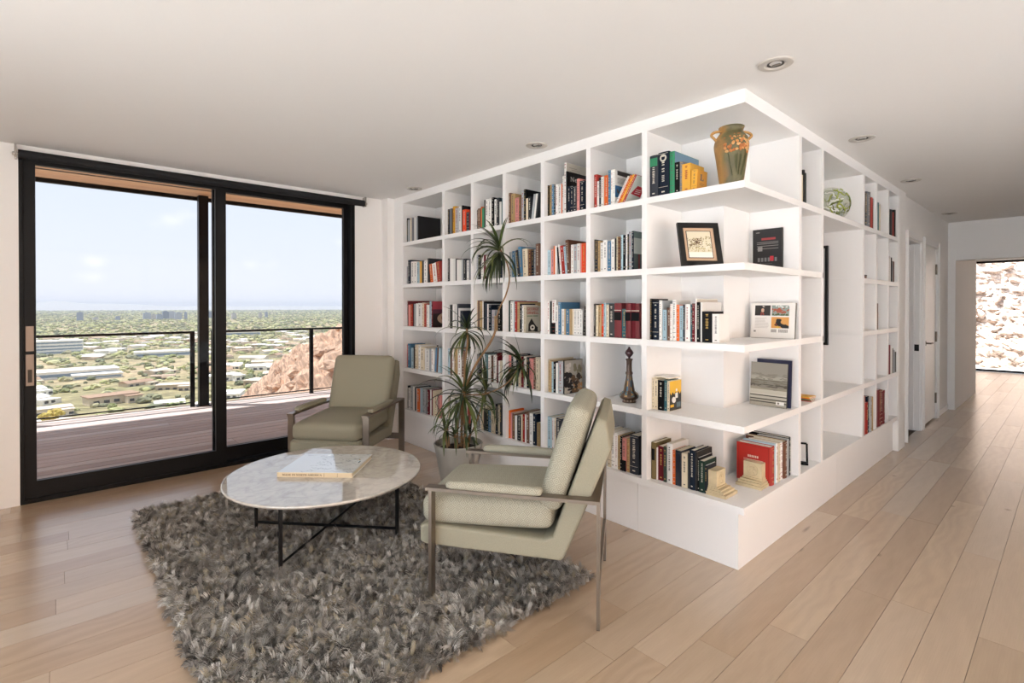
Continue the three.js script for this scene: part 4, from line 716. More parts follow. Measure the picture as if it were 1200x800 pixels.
shelfRow('A', 2, 1, 0.03, 521.4, [[523.5, 357, 'g'], [527, 357.5, 'w'], [529.5, 357, 'k'], [532, 356.5, 'w'], [535, 356, 'w'], [536.8, 356, 'n', 0, { d: 0.3 }], [539, 361, 'w'], [542, 364, 'n']]);
shelfRow('A', 2, 2, 0.03, 554.2, [[556.8, 352, 'c'], [559.5, 352, 'c'], [561.5, 352, 'h'], [564.5, 353, 'T'], [566.1, 352.5, 'w'], [567.8, 353, 'k', 0, { d: 0.3 }], [570, 355, 'n'], [571.7, 356, 'w'], [575.5, 357, 'n'], [579, 363, 's'], [583, 370, 'T'], [587, 358, 'k']]);
shelfRow('A', 2, 3, 0.03, 592.4, [[595, 352.5, 's'], [597.2, 352, 'e'], [601.1, 353, 'w'], [602.5, 352.5, 'l'], [605.5, 353, 'r', 0, { d: 0.22 }], [608.1, 354, 'T', 0, { d: 0.24 }], [610.8, 356, 'n'], [613.4, 357.5, 'w'], [616, 358.3, 'c', 0, { d: 0.15, label: 'cream paperback with big red lettering and a house on its cover, third shelf up', dress: side(farm) }]]);
shelfRow('A', 2, 4, 0.03, 638.3, [[640, 360, 'p'], [641.8, 352, 'h'], [644, 352, 'w'], [645.8, 353, 'k'], [650.6, 351.5, 'w', 0, { d: 0.24, dress: halfBlack }], [654, 357.5, 'w'], [657.1, 354, 'b', 0, { d: 0.2 }], [661, 362, 'w'], [663, 362, 'T'], [667.2, 362, 'b'], [669.5, 362, 'T'], [671.5, 362, 'c'], [675, 362, 'w'], [678.5, 362, 'w'], [682, 362.5, 'w'], [685, 359, 'k', 4]]);
shelfRow('A', 2, 5, 0.03, 691.8, [[693.6, 357, 'c'], [695.9, 356, 'd'], [697.8, 356, 'k'], [700.4, 357.5, 'c'], [704.1, 357, 'T'], [707.1, 356, 'O'], [709.8, 355, 'l'], [713.1, 357, 'c'], [719.9, 355.5, 'd'], ...[[728.1, 355], 0, [739, 355.5], [744.6, 355.5], [749.4, 355.5]].map((e, i) => (e ? [e[0], e[1], 'm', 0, { dress: band, plain: 1 }] : [733, 362, 't']))]);
shelfRow('A', 2, 6, 0.03, 757.6, [[763.9, 350, 'k'], [772, 353, 'n'], [775.2, 352, 'w'], [776.4, 352, 's'], [780.9, 363, 'l'], [784.9, 360.5, 'h'], [787.7, 356, 'w'], [792.2, 351.5, 'w'], [795.8, 357, 'o'], [799.9, 358, 'l'], [802.3, 357, 'n'], [808.3, 356.5, 'w'], [810.8, 356.5, 't'], [814, 355.5, 'm'], [816, 350, 'w', 0, { d: 0.24, dress: side(pale) }], [820, 354, 'k'], [822.4, 354, 'w', 0, { d: 0.22 }], [834, 365, 'k'], [842.5, 368, 'w']]);
shelfRow('A', 1, 0, 0.03, 473.2, [[474.8, 404, 'd'], [477.6, 403.5, 'p'], [480.7, 403, 'b'], [484.2, 408, 'l'], [486, 406, 'k', 0, { d: 0.27 }], [489.3, 404, 'c'], [492.4, 404.5, 'w'], [497, 407, 'c'], [499, 408, 'w'], [502.5, 409, 'w'], [505.1, 409, 's'], [508.1, 409, 'w'], [510.6, 407.5, 'b', 5], [512.8, 407.5, 'h', 5], [514.8, 407.5, 'l', 5]]);
shelfRow('A', 1, 1, 0.03, 521.8, [[523.9, 410, 'g'], [527, 408.5, 'l'], [529, 408, 'h', 0, { d: 0.26 }], [532, 409, 'w'], [535.6, 409, 'T'], [540.7, 410, 'w'], [544.8, 411, 'h'], [550, 411, 'w']]);
shelfRow('A', 1, 2, 0.03, 554.4, [[556.5, 415, 'm'], [560.5, 415, 'g'], [564.1, 414, 'k'], [567.6, 415, 'w'], [571.7, 415, 't'], [574.8, 416, 'w'], [577.3, 417, 'h'], [580.9, 416, 'w'], [583, 414, 'm', 0, { d: 0.25 }], [585.5, 423, 'w'], [588, 423, 'c']]);
shelfRow('A', 1, 3, 0.03, 592.7, [[596, 415, 'r'], [598.5, 416, 'p'], [601, 416, 'd'], [604, 417, 'w'], [606.5, 417, 'n'], [610, 418, 'c'], [613, 418, 'm'], [616, 418, 'w'], [619.5, 419, 'd'], [622, 420, 'p'], [624.5, 421, 'p'], [627, 421, 'h'], [632, 419, 'c']]);
shelfRow('A', 1, 4, 0.03, 638, [[642.5, 421, 'c', 0, { d: 0.26 }], [646, 423, 'T', 0, { d: 0.26 }], [648, 424, 'l'], [651, 424, 'k'], [653, 425.5, 'w'], [659.5, 424, 's'], [661, 422.5, 'k', 0, { d: 0.19, label: 'dark book with a collage of figures on its cover, second shelf up', dress: side(figures) }]]);
shelfRow('A', 1, 6, 0.05, 760.2, [[763.8, 442, 'O'], [766.6, 443, 'c'], [770.6, 444, 'c'], [777.6, 446, 'k'], [780.8, 446, 't'], [783.8, 447, 'c', 0, { d: 0.13, label: 'small book with a yellow illustrated cover ending the row, second shelf up', dress: side(comic) }]]);
shelfRow('A', 0, 0, 0.03, 474.6, [[477.6, 452, 'n'], [480.7, 455, 'w'], [483.7, 452, 's'], [485.3, 453, 'w'], [486.8, 454, 'n'], [488.3, 455, 'w'], [491.9, 456, 'o'], [494.4, 455, 'l'], [498.5, 456, 's'], [500.5, 456, 'g'], [503.1, 457, 'm'], [505.1, 457, 'w'], [506.6, 457, 'm'], [508.1, 458, 'c'], [511.7, 463, 'c'], [513.2, 463, 'n'], [517, 463, 'p']]);
shelfRow('A', 0, 1, 0.03, 522, [[524, 464, 's'], [525.8, 464, 'c'], [527.5, 465, 'k'], [532, 466, 'w'], [535, 467, 'n'], [539, 468, 's'], [541.5, 470, 'w'], [544.5, 473, 'p'], [547.5, 473, 'w'], [550, 473, 'r']]);
shelfRow('A', 0, 2, 0.03, 555, [[558, 474, 'k'], [560.5, 475, 's'], [563.5, 477, 'w'], [566, 478, 'c'], [568.7, 479, 'k'], [571.7, 480, 'e'], [575.3, 482, 'b'], [579.8, 482, 'c'], [582.9, 474, 'n'], [585.5, 475, 'c'], [587.6, 475, 'd']]);
shelfRow('A', 0, 3, 0.03, 592.6, [[595.5, 479, 'c', 0, { d: 0.24 }], [597.4, 481, 'o'], [599.7, 484, 'p'], [603, 485, 'h', 0, { d: 0.27 }], [605.4, 487.5, 'w'], [610, 487.5, 'd'], [611.9, 486, 'c'], [614.7, 486, 'r'], [616.1, 486, 'w'], [619.9, 484, 'h'], [624.1, 485, 'w'], [628.3, 485.5, 'n'], [631.6, 496, 'T']]);
shelfRow('A', 0, 4, 0.03, 637.4, [[641.9, 488.5, 'h'], [646.2, 489, 'l'], [649, 490, 'w'], [651.3, 490.5, 'c'], [657.4, 491, 'n', 0, { d: 0.27 }], [661, 500, 'w'], [666, 502, 'w'], [671, 503, 's'], [676, 502, 'k']]);
shelfRow('A', 0, 5, 0.03, 694, [[699, 503, 'd'], [705, 504, 'w'], [711, 505, 's'], [716, 506, 'c'], [720.5, 507, 'w'], [723, 508, 'w'], [726, 511, 'T'], [728.6, 512, 'k'], [733.4, 514, 'p', 0, { dress: halfBlack }], [737.4, 515, 'T'], [748.2, 511.5, 'n']]);
shelfRow('A', 0, 6, 0.045, 757.6, [[768.5, 519, 'v', 0, { dress: blackLabel, plain: 1 }], [770.2, 525, 'w'], [777, 524, 'm'], [781, 524, 'e'], [787.6, 520.5, 'w'], [791, 528, 'o'], [798.3, 529, 'n', 0, { dress: (t, w, h) => mesh('bold_lettering', bx(-w * 0.3, w * 0.3, h * 0.42, h * 0.93, 0.001, 0.0058), print(64, 256, (g, W, H) => { g.fillStyle = '#1c2330'; g.fillRect(0, 0, W, H); g.save(); g.translate(W / 2, H / 2); g.rotate(Math.PI / 2); g.fillStyle = '#f0ede6'; g.font = 'bold 58px sans-serif'; g.textAlign = 'center'; g.textBaseline = 'middle'; g.fillText('EATERS', 0, 0, 240); g.restore(); }), t), plain: 1 }], [805, 532.5, 'c'], [807.3, 531, 'd'], [814, 528.5, 'n'], [816.3, 530, 'k'], [819, 537, 'k'], [825.3, 541, 'e'], [828, 546, 'd']]);
// ---- face towards the hallway
const redCover = print(300, 400, (g, W, H) => { g.fillStyle = '#b3281d'; g.fillRect(0, 0, W, H); g.strokeStyle = '#8f1f17'; g.lineWidth = 4; g.strokeRect(14, 14, W - 28, H - 28); g.fillStyle = '#e6d6c4'; g.font = '34px serif'; g.textAlign = 'center'; for (let i = 0; i < 6; i++) g.fillRect(100 + i * 17, 116, 11, 24); for (let i = 0; i < 2; i++) g.fillRect(60, 160 + i * 16, 180, 4); });
shelfRow('B', 0, 0, 0.035, 903.9, [[908.6, 522.5, 'r', 0, { d: 0.19, label: 'red book behind the carved stone bookend, bottom shelf hallway-side corner', dress: side(redCover, -1) }], [910.2, 520, 'l'], [912.4, 519, 'w'], [914.8, 518.5, 'c'], [919, 517.5, 'w'], [923, 516, 'h', 0, { d: 0.22 }], [924.8, 514, 's'], [927.6, 512, 'k', 0, { d: 0.23 }], [930, 512, 'w'], [933, 512.5, 's']]);
shelfRow('B', 4, 1, 0.02, 938.7, [[940.6, 203, 'h'], [942.2, 205, 'c'], [944.2, 199.5, 'k'], [945.6, 203, 'e']]);
shelfRow('B', 4, 3, 0.004, 1012, [[1015.9, 226.5, 'd'], [1019.5, 226, 'g'], [1021.2, 225.5, 'k'], [1023, 232, 'r'], [1024.7, 233, 'k']]);
shelfRow('B', 4, 4, 0.004, 1027.5, [[1029, 240, 'o'], [1031, 238, 't'], [1032, 240, 'c']]);
shelfRow('B', 4, 5, 0.004, 1041.2, [[1043.2, 244, 'k'], [1045, 246, 'd'], [1046.3, 246, 'n'], [1048, 249, 'r'], [1049.6, 246.5, 'k']]);
shelfRow('B', 3, 5, 0.004, 1041.4, [[1043, 300, 'h'], [1044.6, 302, 'w'], [1046.2, 302, 'k'], [1047.6, 306, 'g'], [1049, 306.5, 'h']]);
shelfRow('B', 2, 4, 0.004, 1027.4, [[1030, 355.5, 'h']]);
shelfRow('B', 1, 5, 0.004, 1041.2, [[1042.4, 402, 'G'], [1044, 404, 'm'], [1046, 405, 'w'], [1047.6, 408, 'k'], [1049.2, 410, 's'], [1050.6, 412, 'k']]);
shelfRow('B', 0, 3, 0.004, 1011.8, [[1013.5, 463, 'd'], [1015, 464, 'p'], [1017.5, 471, 'r'], [1019.6, 464, 'n'], [1021.8, 464.5, 's'], [1023.5, 464.5, 'T']]);
shelfRow('B', 0, 4, 0.004, 1027.2, [[1028.2, 458, 'e'], [1030, 457, 'm', 0, {}], [1032.5, 456, 'm'], [1035.2, 456.5, 'm'], [1037.8, 457, 'm']]);

// ---------------------------------------------------------------- objects on the shelves
const stone = std('#e3d3b3', 0.8, 0, { map: tex(128, 128, (u, v) => { const s = 0.95 + 0.22 * tile(u, v, 9, 4); return [245 * s, 240 * s, 228 * s]; }) });
function bookend(label, p, turn) {                  // carved face towards local +x, books against local -x
  const t = thing('bookend', label, 'bookend', p, turn, 'pair of carved stone bookends');
  mesh('base', merge([bx(0, 0.108, 0, 0.016, -0.07, 0.07), bx(0, 0.094, 0.016, 0.027, -0.064, 0.064), bx(0, 0.078, 0.027, 0.036, -0.058, 0.058)]), stone, t);
  const blk = mesh('upright', merge([bx(0, 0.05, 0.036, 0.128, -0.05, 0.05), bx(0, 0.057, 0.036, 0.044, -0.053, 0.053)]), stone, t);
  mesh('carved_medallion', mergeGeometries([new THREE.TorusGeometry(0.03, 0.0028, 8, 32), new THREE.TorusGeometry(0.013, 0.003, 8, 20, 4).translate(-0.006, 0.004, 0), new THREE.TorusGeometry(0.01, 0.003, 8, 20, 5).translate(0.01, -0.006, 0), new THREE.SphereGeometry(0.006, 10, 8).translate(0.004, 0.015, 0)].map((g) => g.rotateY(Math.PI / 2).translate(0.0505, 0.084, 0))), stone, blk);
  return t;
}
{ const z = meet(828.2, 556, 'x', 0.06).z; bookend('carved cream stone bookend holding the books facing the sitting area', [0.115, S[0] + 0.0005, z + 0.003], -Math.PI / 2); }
{ const x = meet(903.6, 560, 'z', -0.035).x; bookend('carved cream stone bookend in front of the red book', [x - 0.002, S[0] + 0.0005, -0.115], Math.PI); }
// two-handled pottery vase with raised flowers
{
  const q = meet(857, 212, 'x', 0.1), h = meet(857, 150, 'x', 0.1).y - S[4], k = h / 0.29;
  const t = thing('flower_vase', 'orange and olive pottery vase with two handles and raised flowers', 'vase', [0.1, S[4] + 0.0005, q.z], -0.72);
  const glaze = tex(256, 256, (u, v) => { const n = tile(u, v, 10, 4), f = Math.abs(((u * 2) % 1) - 0.5) * 2, gr = THREE.MathUtils.clamp((f - 0.25) * 3 + n * 1.6, 0, 1) * (v > 0.08 ? 1 : 0.2), s = 0.95 + 0.35 * n; return [(176 - 78 * gr) * s, (132 - 40 * gr) * s, (76 - 18 * gr) * s]; });
  const m = std('#ffffff', 0.5, 0, { map: glaze });
  mesh('body', lathe([[0, 0], [0.05, 0], [0.054, 0.006], [0.06, 0.05], [0.071, 0.13], [0.08, 0.185], [0.081, 0.205], [0.075, 0.235], [0.06, 0.255], [0.052, 0.265], [0.056, 0.28], [0.06, 0.29], [0.053, 0.288], [0.046, 0.266], [0.05, 0.25], [0, 0.2]].map(([a, b]) => [a * k, b * k]), 48), m, t);
  for (const s of [-1, 1]) mesh('handle', tube([V(s * 0.052 * k, 0.272 * k, 0), V(s * 0.085 * k, 0.266 * k, 0), V(s * 0.1 * k, 0.252 * k, 0), V(s * 0.086 * k, 0.236 * k, 0), V(s * 0.074 * k, 0.222 * k, 0)], 0.0065 * k, 24, 8), std('#b08348', 0.5), t);
  const petal = new THREE.SphereGeometry(1, 8, 6), fm = ['#b9743c', '#c98b50', '#a5622f', '#cf9f66'].map((c) => std(c, 0.55));
  for (let i = 0; i < 60; i++) { const a = rnd(-0.85, 0.85), y = 0.2 + rnd(-0.035, 0.045) - 0.02 * Math.abs(a), r = (0.08 - 0.012 * Math.max(0, (y - 0.205) * 30)) * k, p = mesh('raised_petal', petal, pick(fm), t); p.position.set(Math.sin(a) * r, y * k, Math.cos(a) * r); p.scale.set(0.009 * k, 0.007 * k, 0.004 * k); p.rotation.set(rnd(-0.5, 0.5), a, rnd(0, 3)); }
  const leafy = std('#4a4a26', 0.6); for (let i = 0; i < 16; i++) { const a = rnd(-0.7, 0.7); const y0 = rnd(0.04, 0.1), y1 = rnd(0.13, 0.17), r = 0.074 * k; mesh('raised_stem', tube([V(Math.sin(a * 0.6) * 0.063 * k, y0 * k, Math.cos(a * 0.6) * 0.063 * k), V(Math.sin(a * 0.85) * 0.069 * k, (y0 + y1) / 2 * k, Math.cos(a * 0.85) * 0.069 * k), V(Math.sin(a) * r, y1 * k, Math.cos(a) * r)], 0.0022 * k, 8, 5), leafy, t); }
}
// framed print leaning on the corner shelf
{
  const bl = meet(799.5, 311, 'x', 0.035), w = 0.238, h = 0.262, lean = 0.29, turn = Math.atan2(-0.62, 0.785);
  const t = thing('picture_frame', 'black tilted photo frame with tan mat on the corner shelf', 'picture frame', [bl.x, S[3] + 0.0005, bl.z], turn);
  const g = (geo) => geo.rotateX(-lean).translate(0, 0.0062, 0), B = 0.03;
  mesh('frame', g(merge([bx(0, B, 0, h, -0.018, 0), bx(w - B, w, 0, h, -0.018, 0), bx(B, w - B, 0, B, -0.018, 0), bx(B, w - B, h - B, h, -0.018, 0)])), std('#0d0c0c', 0.35), t);
  mesh('mat_board', g(bx(B, w - B, B, h - B, -0.014, -0.008)), std('#c9a98a', 0.85), t);
  mesh('mat_bevel', g(merge([bx(B + 0.016, B + 0.02, B + 0.02, h - B - 0.018, -0.008, -0.006), bx(w - B - 0.022, w - B - 0.018, B + 0.02, h - B - 0.018, -0.008, -0.006), bx(B + 0.016, w - B - 0.018, h - B - 0.022, h - B - 0.018, -0.008, -0.006), bx(B + 0.016, w - B - 0.018, B + 0.018, B + 0.022, -0.008, -0.006)])), std('#463b36', 0.8), t);
  const etch = print(300, 340, (c, W, H) => { c.fillStyle = '#d9cfb4'; c.fillRect(0, 0, W, H); const bl2 = (k, col, x0, x1, y0, y1, r) => { c.fillStyle = col; for (let i = 0; i < k; i++) { c.beginPath(); c.ellipse(rnd(x0, x1), rnd(y0, y1), rnd(r * 0.3, r), rnd(r * 0.2, r * 0.7), rnd(0, 3), 0, 7); c.fill(); } }; bl2(60, '#a89a76', 0, 300, 70, 220, 16); bl2(50, '#7c6a4c', 20, 190, 90, 210, 12); bl2(24, '#5b3f2c', 80, 160, 110, 180, 14); bl2(40, '#e4dccb', 150, 300, 140, 240, 9); bl2(50, '#b5a777', 0, 300, 215, 262, 12); c.fillStyle = '#eee7da'; c.fillRect(0, 272, W, 68); });
  mesh('print', g(new THREE.BoxGeometry(w - 2 * B - 0.04, h - 2 * B - 0.042, 0.001).translate(w / 2, h / 2 + 0.001, -0.0068)), etch, t);
  mesh('easel_back', merge([bar(V(w * 0.5, 0.15, -0.062), V(w * 0.45, 0.002, -0.1), 0.05, 0.004)]), std('#141313', 0.7), t);
}
// books and photographs shown face-on in the hallway-side corner bays
{
  const blackC = print(300, 420, (g, W, H) => { g.fillStyle = '#151414'; g.fillRect(0, 0, W, H); g.fillStyle = '#9a9590'; g.fillRect(30, 26, 40, 8); g.fillStyle = '#9b2f33'; g.fillRect(90, 88, 150, 22); g.fillStyle = '#8e8a86'; for (const y of [130, 146, 168, 196]) g.fillRect(40, y, 230, 5); g.fillRect(50, 176, 50, 46); g.fillStyle = '#777'; for (let i = 0; i < 6; i++) g.fillRect(50 + i * 36, 290, 24, 40); g.fillStyle = '#c02a35'; g.fillRect(180, 276, 40, 50); g.fillStyle = '#5d5a58'; for (let i = 0; i < 5; i++) g.fillRect(60, 350 + i * 11, rnd(60, 190), 4); });
  shelfRow('B', 3, 0, 0.085, 916.6, [[921.4, 267.5, 'k', 0, { d: 0.172, label: 'black book with red and grey cover print, hallway-side corner, fourth shelf up', dress: side(blackC, -1), plain: 1 }], [923.6, 276, 'h', 0, { d: 0.15 }]]);
  const board = (label, name, uL, uR, vT, row, x0, th, mat, back, leanA, vT2) => {   // stands facing the corner, leaning on the divider
    const zb = meet(uL, vT, 'x', x0).z, za = meet(uR, vT, 'x', x0).z, h = meet((uL + uR) / 2, vT, 'x', x0).y - S[row], t = thing(name, label, 'book', [x0, S[row] + 0.0005, (za + zb) / 2], -Math.PI / 2);
    const w = za - zb, G = new THREE.Group(); void G;
    const L = (g) => g.rotateX(-leanA).translate(0, Math.sin(leanA) * th, 0);
    mesh('cover', L(bx(-w / 2, w / 2, 0, h, -th, -th + 0.003)), back, t); mesh('pages', L(bx(-w / 2 + 0.003, w / 2 - 0.003, 0.003, h - 0.003, -th + 0.003, -0.003)), paper[2], t); mesh('cover', L(bx(-w / 2, w / 2, 0, h, -0.003, 0)), back, t);
    mesh('cover_print', L(new THREE.BoxGeometry(w - 0.001, h - 0.001, 0.0006).translate(0, h / 2, 0.0004)), mat, t);
    return t;
  };
  const four = print(480, 380, (g, W, H) => { g.fillStyle = '#ece8e1'; g.fillRect(0, 0, W, H); const cell = (x, y, w, h, c, l) => { g.save(); g.beginPath(); g.rect(x, y, w, h); g.clip(); g.fillStyle = c; g.fillRect(x, y, w, h); for (const [cc, k, x0, x1, y0, y1, r] of l) { g.fillStyle = cc; for (let i = 0; i < k; i++) { g.beginPath(); g.ellipse(x + rnd(x0, x1) * w, y + rnd(y0, y1) * h, rnd(0.4, 1) * r, rnd(0.4, 1) * r, 0, 0, 7); g.fill(); } } g.restore(); }; cell(40, 26, 175, 112, '#26241f', [['#c9a489', 5, 0.48, 0.6, 0.3, 0.6, 18], ['#a0453a', 4, 0.4, 0.6, 0.75, 0.95, 12], ['#d8cfc0', 3, 0.5, 0.6, 0.1, 0.2, 10]]); cell(228, 26, 190, 112, '#8d9a90', [['#a3543c', 30, 0, 1, 0.3, 0.75, 14], ['#4b5a34', 20, 0, 1, 0.85, 1, 12], ['#d9dcd6', 10, 0, 1, 0, 0.2, 14]]); cell(228, 152, 190, 120, '#d79a52', [['#141012', 12, 0.3, 0.55, 0.2, 0.7, 24], ['#15141a', 10, 0.5, 1, 0.75, 1, 24], ['#a8432e', 3, 0.25, 0.35, 0.5, 0.7, 10], ['#d8b82e', 4, 0.3, 0.5, 0.9, 1, 8]]); g.fillStyle = '#bdb8b0'; for (let i = 0; i < 9; i++) g.fillRect(44, 164 + i * 13, rnd(110, 165), 4); g.fillStyle = '#8d8780'; g.fillRect(34, 300, 24, 18); g.fillStyle = '#6d6862'; for (let i = 0; i < 12; i++) g.fillRect(228 + i * 5, 284, 3, 34); for (let i = 0; i < 20; i++) g.fillRect(310 + i * 5, 284, i % 3 ? 2 : 4, 34); });
  board('pale photo book with three colour pictures, standing face-on in the corner bay', 'photo_book', 879.5, 931, 355, 2, 0.66, 0.018, four, std('#5a544e', 0.6), 0.1);
  const grey = print(420, 480, (g, W, H) => { const n = [[0, '#8f8a7e'], [150, '#a09a8c'], [190, '#6b6455'], [240, '#4d4739'], [270, '#8b8472'], [300, '#b9b3a3'], [345, '#c4beb0'], [360, '#3e382d'], [372, '#b3ad9d'], [400, '#3a352b'], [412, '#a59f8f'], [430, '#443e33'], [442, '#9c9687']]; n.forEach(([y, c], i) => { g.fillStyle = c; g.fillRect(0, y, W, (n[i + 1]?.[0] ?? H) - y); }); g.fillStyle = '#7d776a'; for (let i = 0; i < 90; i++) { g.beginPath(); g.ellipse(rnd(0, W), rnd(120, 300), rnd(10, 60), rnd(2, 7), rnd(-0.1, 0.1), 0, 7); g.fill(); } g.fillStyle = '#e9e6df'; g.fillRect(305, 418, 90, 36); g.fillStyle = '#7a766e'; g.fillRect(320, 426, 22, 20); });
  board('grey photograph album standing face-on in the corner bay, navy book behind', 'photo_album', 878.5, 921.5, 425.5, 1, 0.63, 0.014, grey, std('#3c3a36', 0.6), 0.1);
  board('thin navy book half hidden behind the grey photograph album', 'navy_book', 886, 926.5, 421.5, 1, 0.66, 0.012, std('#17183a', 0.5), std('#17183a', 0.5), 0.06);
}
// dark glass bottle with stopper
{
  const q = meet(737.3, 468, 'x', 0.13), kk = 0.00049;
  const t = thing('glass_bottle', 'dark brown ornate long-necked bottle with a pointed stopper', 'bottle', [0.13, S[1] + 0.0005, q.z]);
  const deco = tex(256, 256, (u, v) => { const n = fbm(u * 20, v * 24, 2, 3), st = v > 0.3 && v < 0.62 && Math.sin(u * 50) > 0.2 + (v - 0.3) * 1.6 ? 1 : 0, ba = (v > 0.12 && v < 0.2) && Math.sin(u * 80) > 0 ? 1 : 0; if (st) return n > 0 ? [64, 110, 130] : [176, 140, 84]; if (ba) return [170, 150, 128]; const s = 1 + 0.5 * n; return [86 * s, 66 * s, 52 * s]; });
  const pr = [[0, 0], [85, 0], [88, 10], [80, 30], [96, 42], [118, 62], [122, 82], [112, 112], [78, 142], [72, 150], [62, 210], [46, 290], [39, 350], [46, 366], [46, 382], [36, 394], [34, 470], [36, 530], [46, 546], [44, 556], [20, 560]];
  mesh('body', lathe(pr.map(([r, y]) => [r * kk, y * kk]), 40), std('#ffffff', 0.32, 0.15, { map: deco }), t);
  mesh('stopper', lathe([[0, 552], [14, 555], [14, 575], [40, 600], [56, 632], [40, 662], [20, 684], [10, 705], [0, 712]].map(([r, y]) => [r * kk, y * kk]), 12), phys({ color: '#5a3f44', roughness: 0.15, transmission: 0.3, thickness: 0.02 }), t);
}
// patterned glass globe in the wide hallway bay
{
  const R = 0.13, q = meet(972, 236, 'z', -0.145), t = thing('glass_globe', 'round clear glass vase with green swirls in the wide hallway bay', 'glass vase', [q.x, S[4] + 0.002, -0.145]);
  const pr = []; for (let i = 0; i <= 26; i++) { const a = -1.35 + 2.55 * i / 26; pr.push([R * Math.cos(a), R + R * Math.sin(a)]); } pr.unshift([0, R - R * Math.sin(1.35)]);
  mesh('globe', lathe(pr, 48), phys({ color: '#e9ece0', roughness: 0.06, transmission: 0.75, thickness: 0, ior: 1.45 }), t);
  const gm = ['#7f8a2e', '#9aa24a', '#e6e6dc', '#5f6a26', '#dcdccf'].map((c) => std(c, 0.25));
  for (let i = 0; i < 70; i++) { let a = rnd(0, 6.28), b = rnd(-1.0, 0.9), da = rnd(-1, 1); const l = []; for (let k = 0; k < 7; k++) { l.push(V(Math.cos(a) * Math.cos(b) * R * 1.004, R + Math.sin(b) * R * 1.004, Math.sin(a) * Math.cos(b) * R * 1.004)); da += rnd(-0.9, 0.9); a += 0.13 * Math.cos(da); b = THREE.MathUtils.clamp(b + 0.13 * Math.sin(da), -1.1, 1.0); } mesh('glass_swirl', tube(l, rnd(0.003, 0.007), 16, 5), gm[i % 5], t); }
}
// framed picture on the side of the deep tall bay
{
  const xw = BX[2] - 0.02, f1 = meet(971.2, 345, 'x', xw), yt = meet(970, 288, 'x', xw).y, yb = meet(970, 404, 'x', xw).y, z1 = f1.z, z0 = -0.66, f = 0.02;
  const t = thing('wall_picture', 'black-framed picture with white mat hanging in the tall hallway bay', 'picture', [xw, 0, 0]);
  mesh('frame', merge([bx(-0.03, 0, yb, yt, z0, z0 + f), bx(-0.03, 0, yb, yt, z1 - f, z1), bx(-0.03, 0, yb, yb + f, z0 + f, z1 - f), bx(-0.03, 0, yt - f, yt, z0 + f, z1 - f)]), std('#131110', 0.4), t);
  mesh('mat_board', bx(-0.016, -0.002, yb + f, yt - f, z0 + f, z1 - f), std('#f1efec', 0.8), t);
}
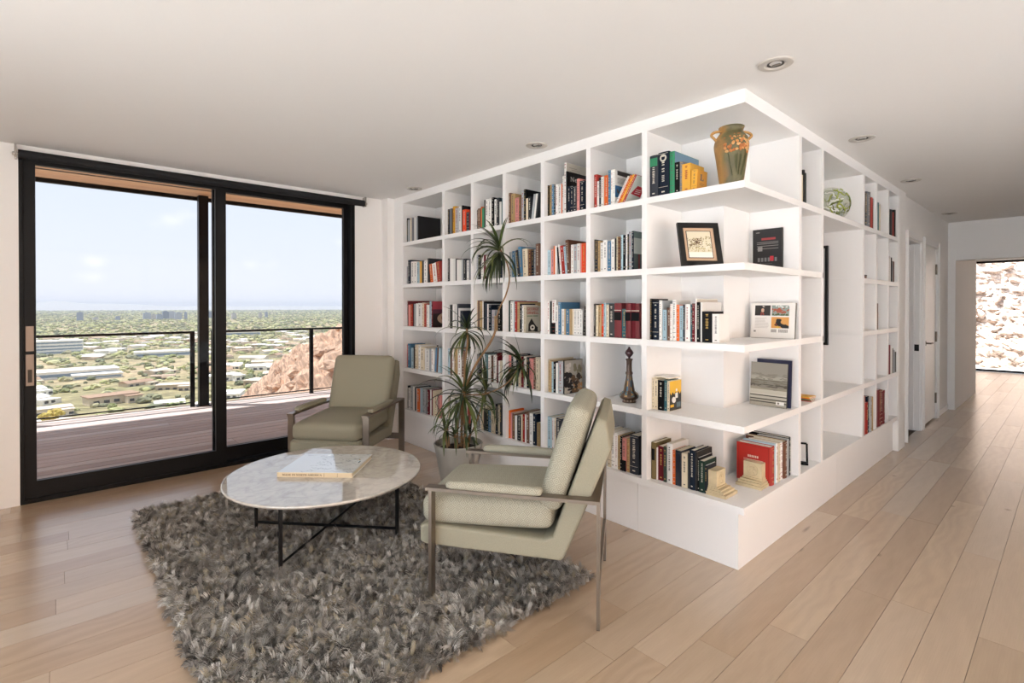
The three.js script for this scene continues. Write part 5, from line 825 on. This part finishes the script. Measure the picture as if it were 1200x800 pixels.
// small things
{
  let y = S[1] + 0.0005; const x = meet(941, 468, 'z', -0.08).x, cs = ['r', 'G', 'o', 'y'];
  cs.forEach((c, i) => { const t = thing('thin_booklet', `thin ${['red', 'green', 'orange', 'yellow'][i]} booklet in the little flat stack, hallway bay beside the corner`, 'booklet', [1.03, y, -0.078], 0.1 - 0.05 * i, 'flat stack of booklets'); mesh('cover', bx(-0.05, 0.05, 0, 0.0065, -0.062, 0.062), inkMats[c][0], t); mesh('pages', bx(-0.0485, 0.0505, 0.0015, 0.005, -0.061, 0.0625), paper[0], t); y += 0.0075; });
  const q = meet(940.5, 541, 'z', -0.12), e = thing('photo_stand', 'small black folding stand on the bottom hallway shelf', 'stand', [1.0, S[0] + 0.0005, -0.085], -1.2);
  mesh('panel', merge([bar(V(-0.045, 0.01, 0), V(-0.045, 0.12, -0.05), 0.012, 0.006), bar(V(0.045, 0.01, 0), V(0.045, 0.12, -0.05), 0.012, 0.006), bar(V(-0.045, 0.01, 0), V(0.045, 0.01, 0), 0.012, 0.006), bar(V(-0.045, 0.12, -0.05), V(0.045, 0.12, -0.05), 0.012, 0.006)]), M.black, e); mesh('strut', bar(V(0, 0.115, -0.05), V(0, 0.006, -0.09), 0.02, 0.004), M.black, e);
  mesh('ledge', bx(-0.05, 0.05, 0, 0.012, -0.006, 0.028), M.black, e);
  const k = meet(1013, 325, 'z', -0.03), d = thing('trinket_box', 'tiny dark box on the fourth hallway shelf', 'box', [k.x, S[3] + 0.0005, -0.04]);
  mesh('box_body', bx(-0.022, 0.022, 0, 0.022, -0.02, 0.02), inkMats.h[0], d); mesh('lid', bx(-0.024, 0.024, 0.022, 0.03, -0.022, 0.022), inkMats.k[0], d);
  // open book lying face down on the small row in the corner bay
  const ob = thing('open_book', 'open book lying face down across a short row of books', 'book', [0.125, meet(767, 443.2, 'x', 0.05).y + 0.0045, meet(773, 444, 'x', 0.05).z], -Math.PI / 2);
  mesh('cover', merge([bx(-0.05, 0, 0, 0.002, -0.075, 0.06).rotateZ(0.12), bx(0, 0.05, 0, 0.002, -0.075, 0.06).rotateZ(-0.12)]).translate(0, 0.009, 0), inkMats.w[0], ob); mesh('pages', merge([bx(-0.047, 0, -0.007, 0, -0.072, 0.057).rotateZ(0.12), bx(0, 0.047, -0.007, 0, -0.072, 0.057).rotateZ(-0.12)]).translate(0, 0.009, 0), paper[1], ob);
}

// the books: the three hundred that show largest are things, the thin far ones are joined
{
  const limit = shelved.map((b) => b.px).sort((a, b) => b - a)[Math.min(shelved.length - 1, 296)], rest = [];
  for (const b of shelved) {
    if (b.px > limit) { b.make(thing('book', b.label, 'book', [0, 0, 0], 0, b.grp)); continue; }
    const g = new THREE.Group(); b.make(g); g.updateMatrixWorld(true);
    g.traverse((m) => {
      if (!m.isMesh || m.name === 'title') return;
      const q = (m.geometry.index ? m.geometry.toNonIndexed() : m.geometry.clone()).applyMatrix4(m.matrixWorld), c = m.material.color, n = q.attributes.position.count, a = new Float32Array(n * 3);
      for (let i = 0; i < n; i++) a.set([c.r, c.g, c.b], i * 3);
      q.setAttribute('color', new THREE.BufferAttribute(a, 3)); rest.push(q);
    });
  }
  if (rest.length) { const m = mesh('slim_books', mergeGeometries(rest), std('#ffffff', 0.6, 0, { vertexColors: true }), scene); m.userData.kind = 'stuff'; tag(m, 'the slimmest far-off books standing among the rows on the shelves', 'books'); }
}

renderer.render(scene, camera);
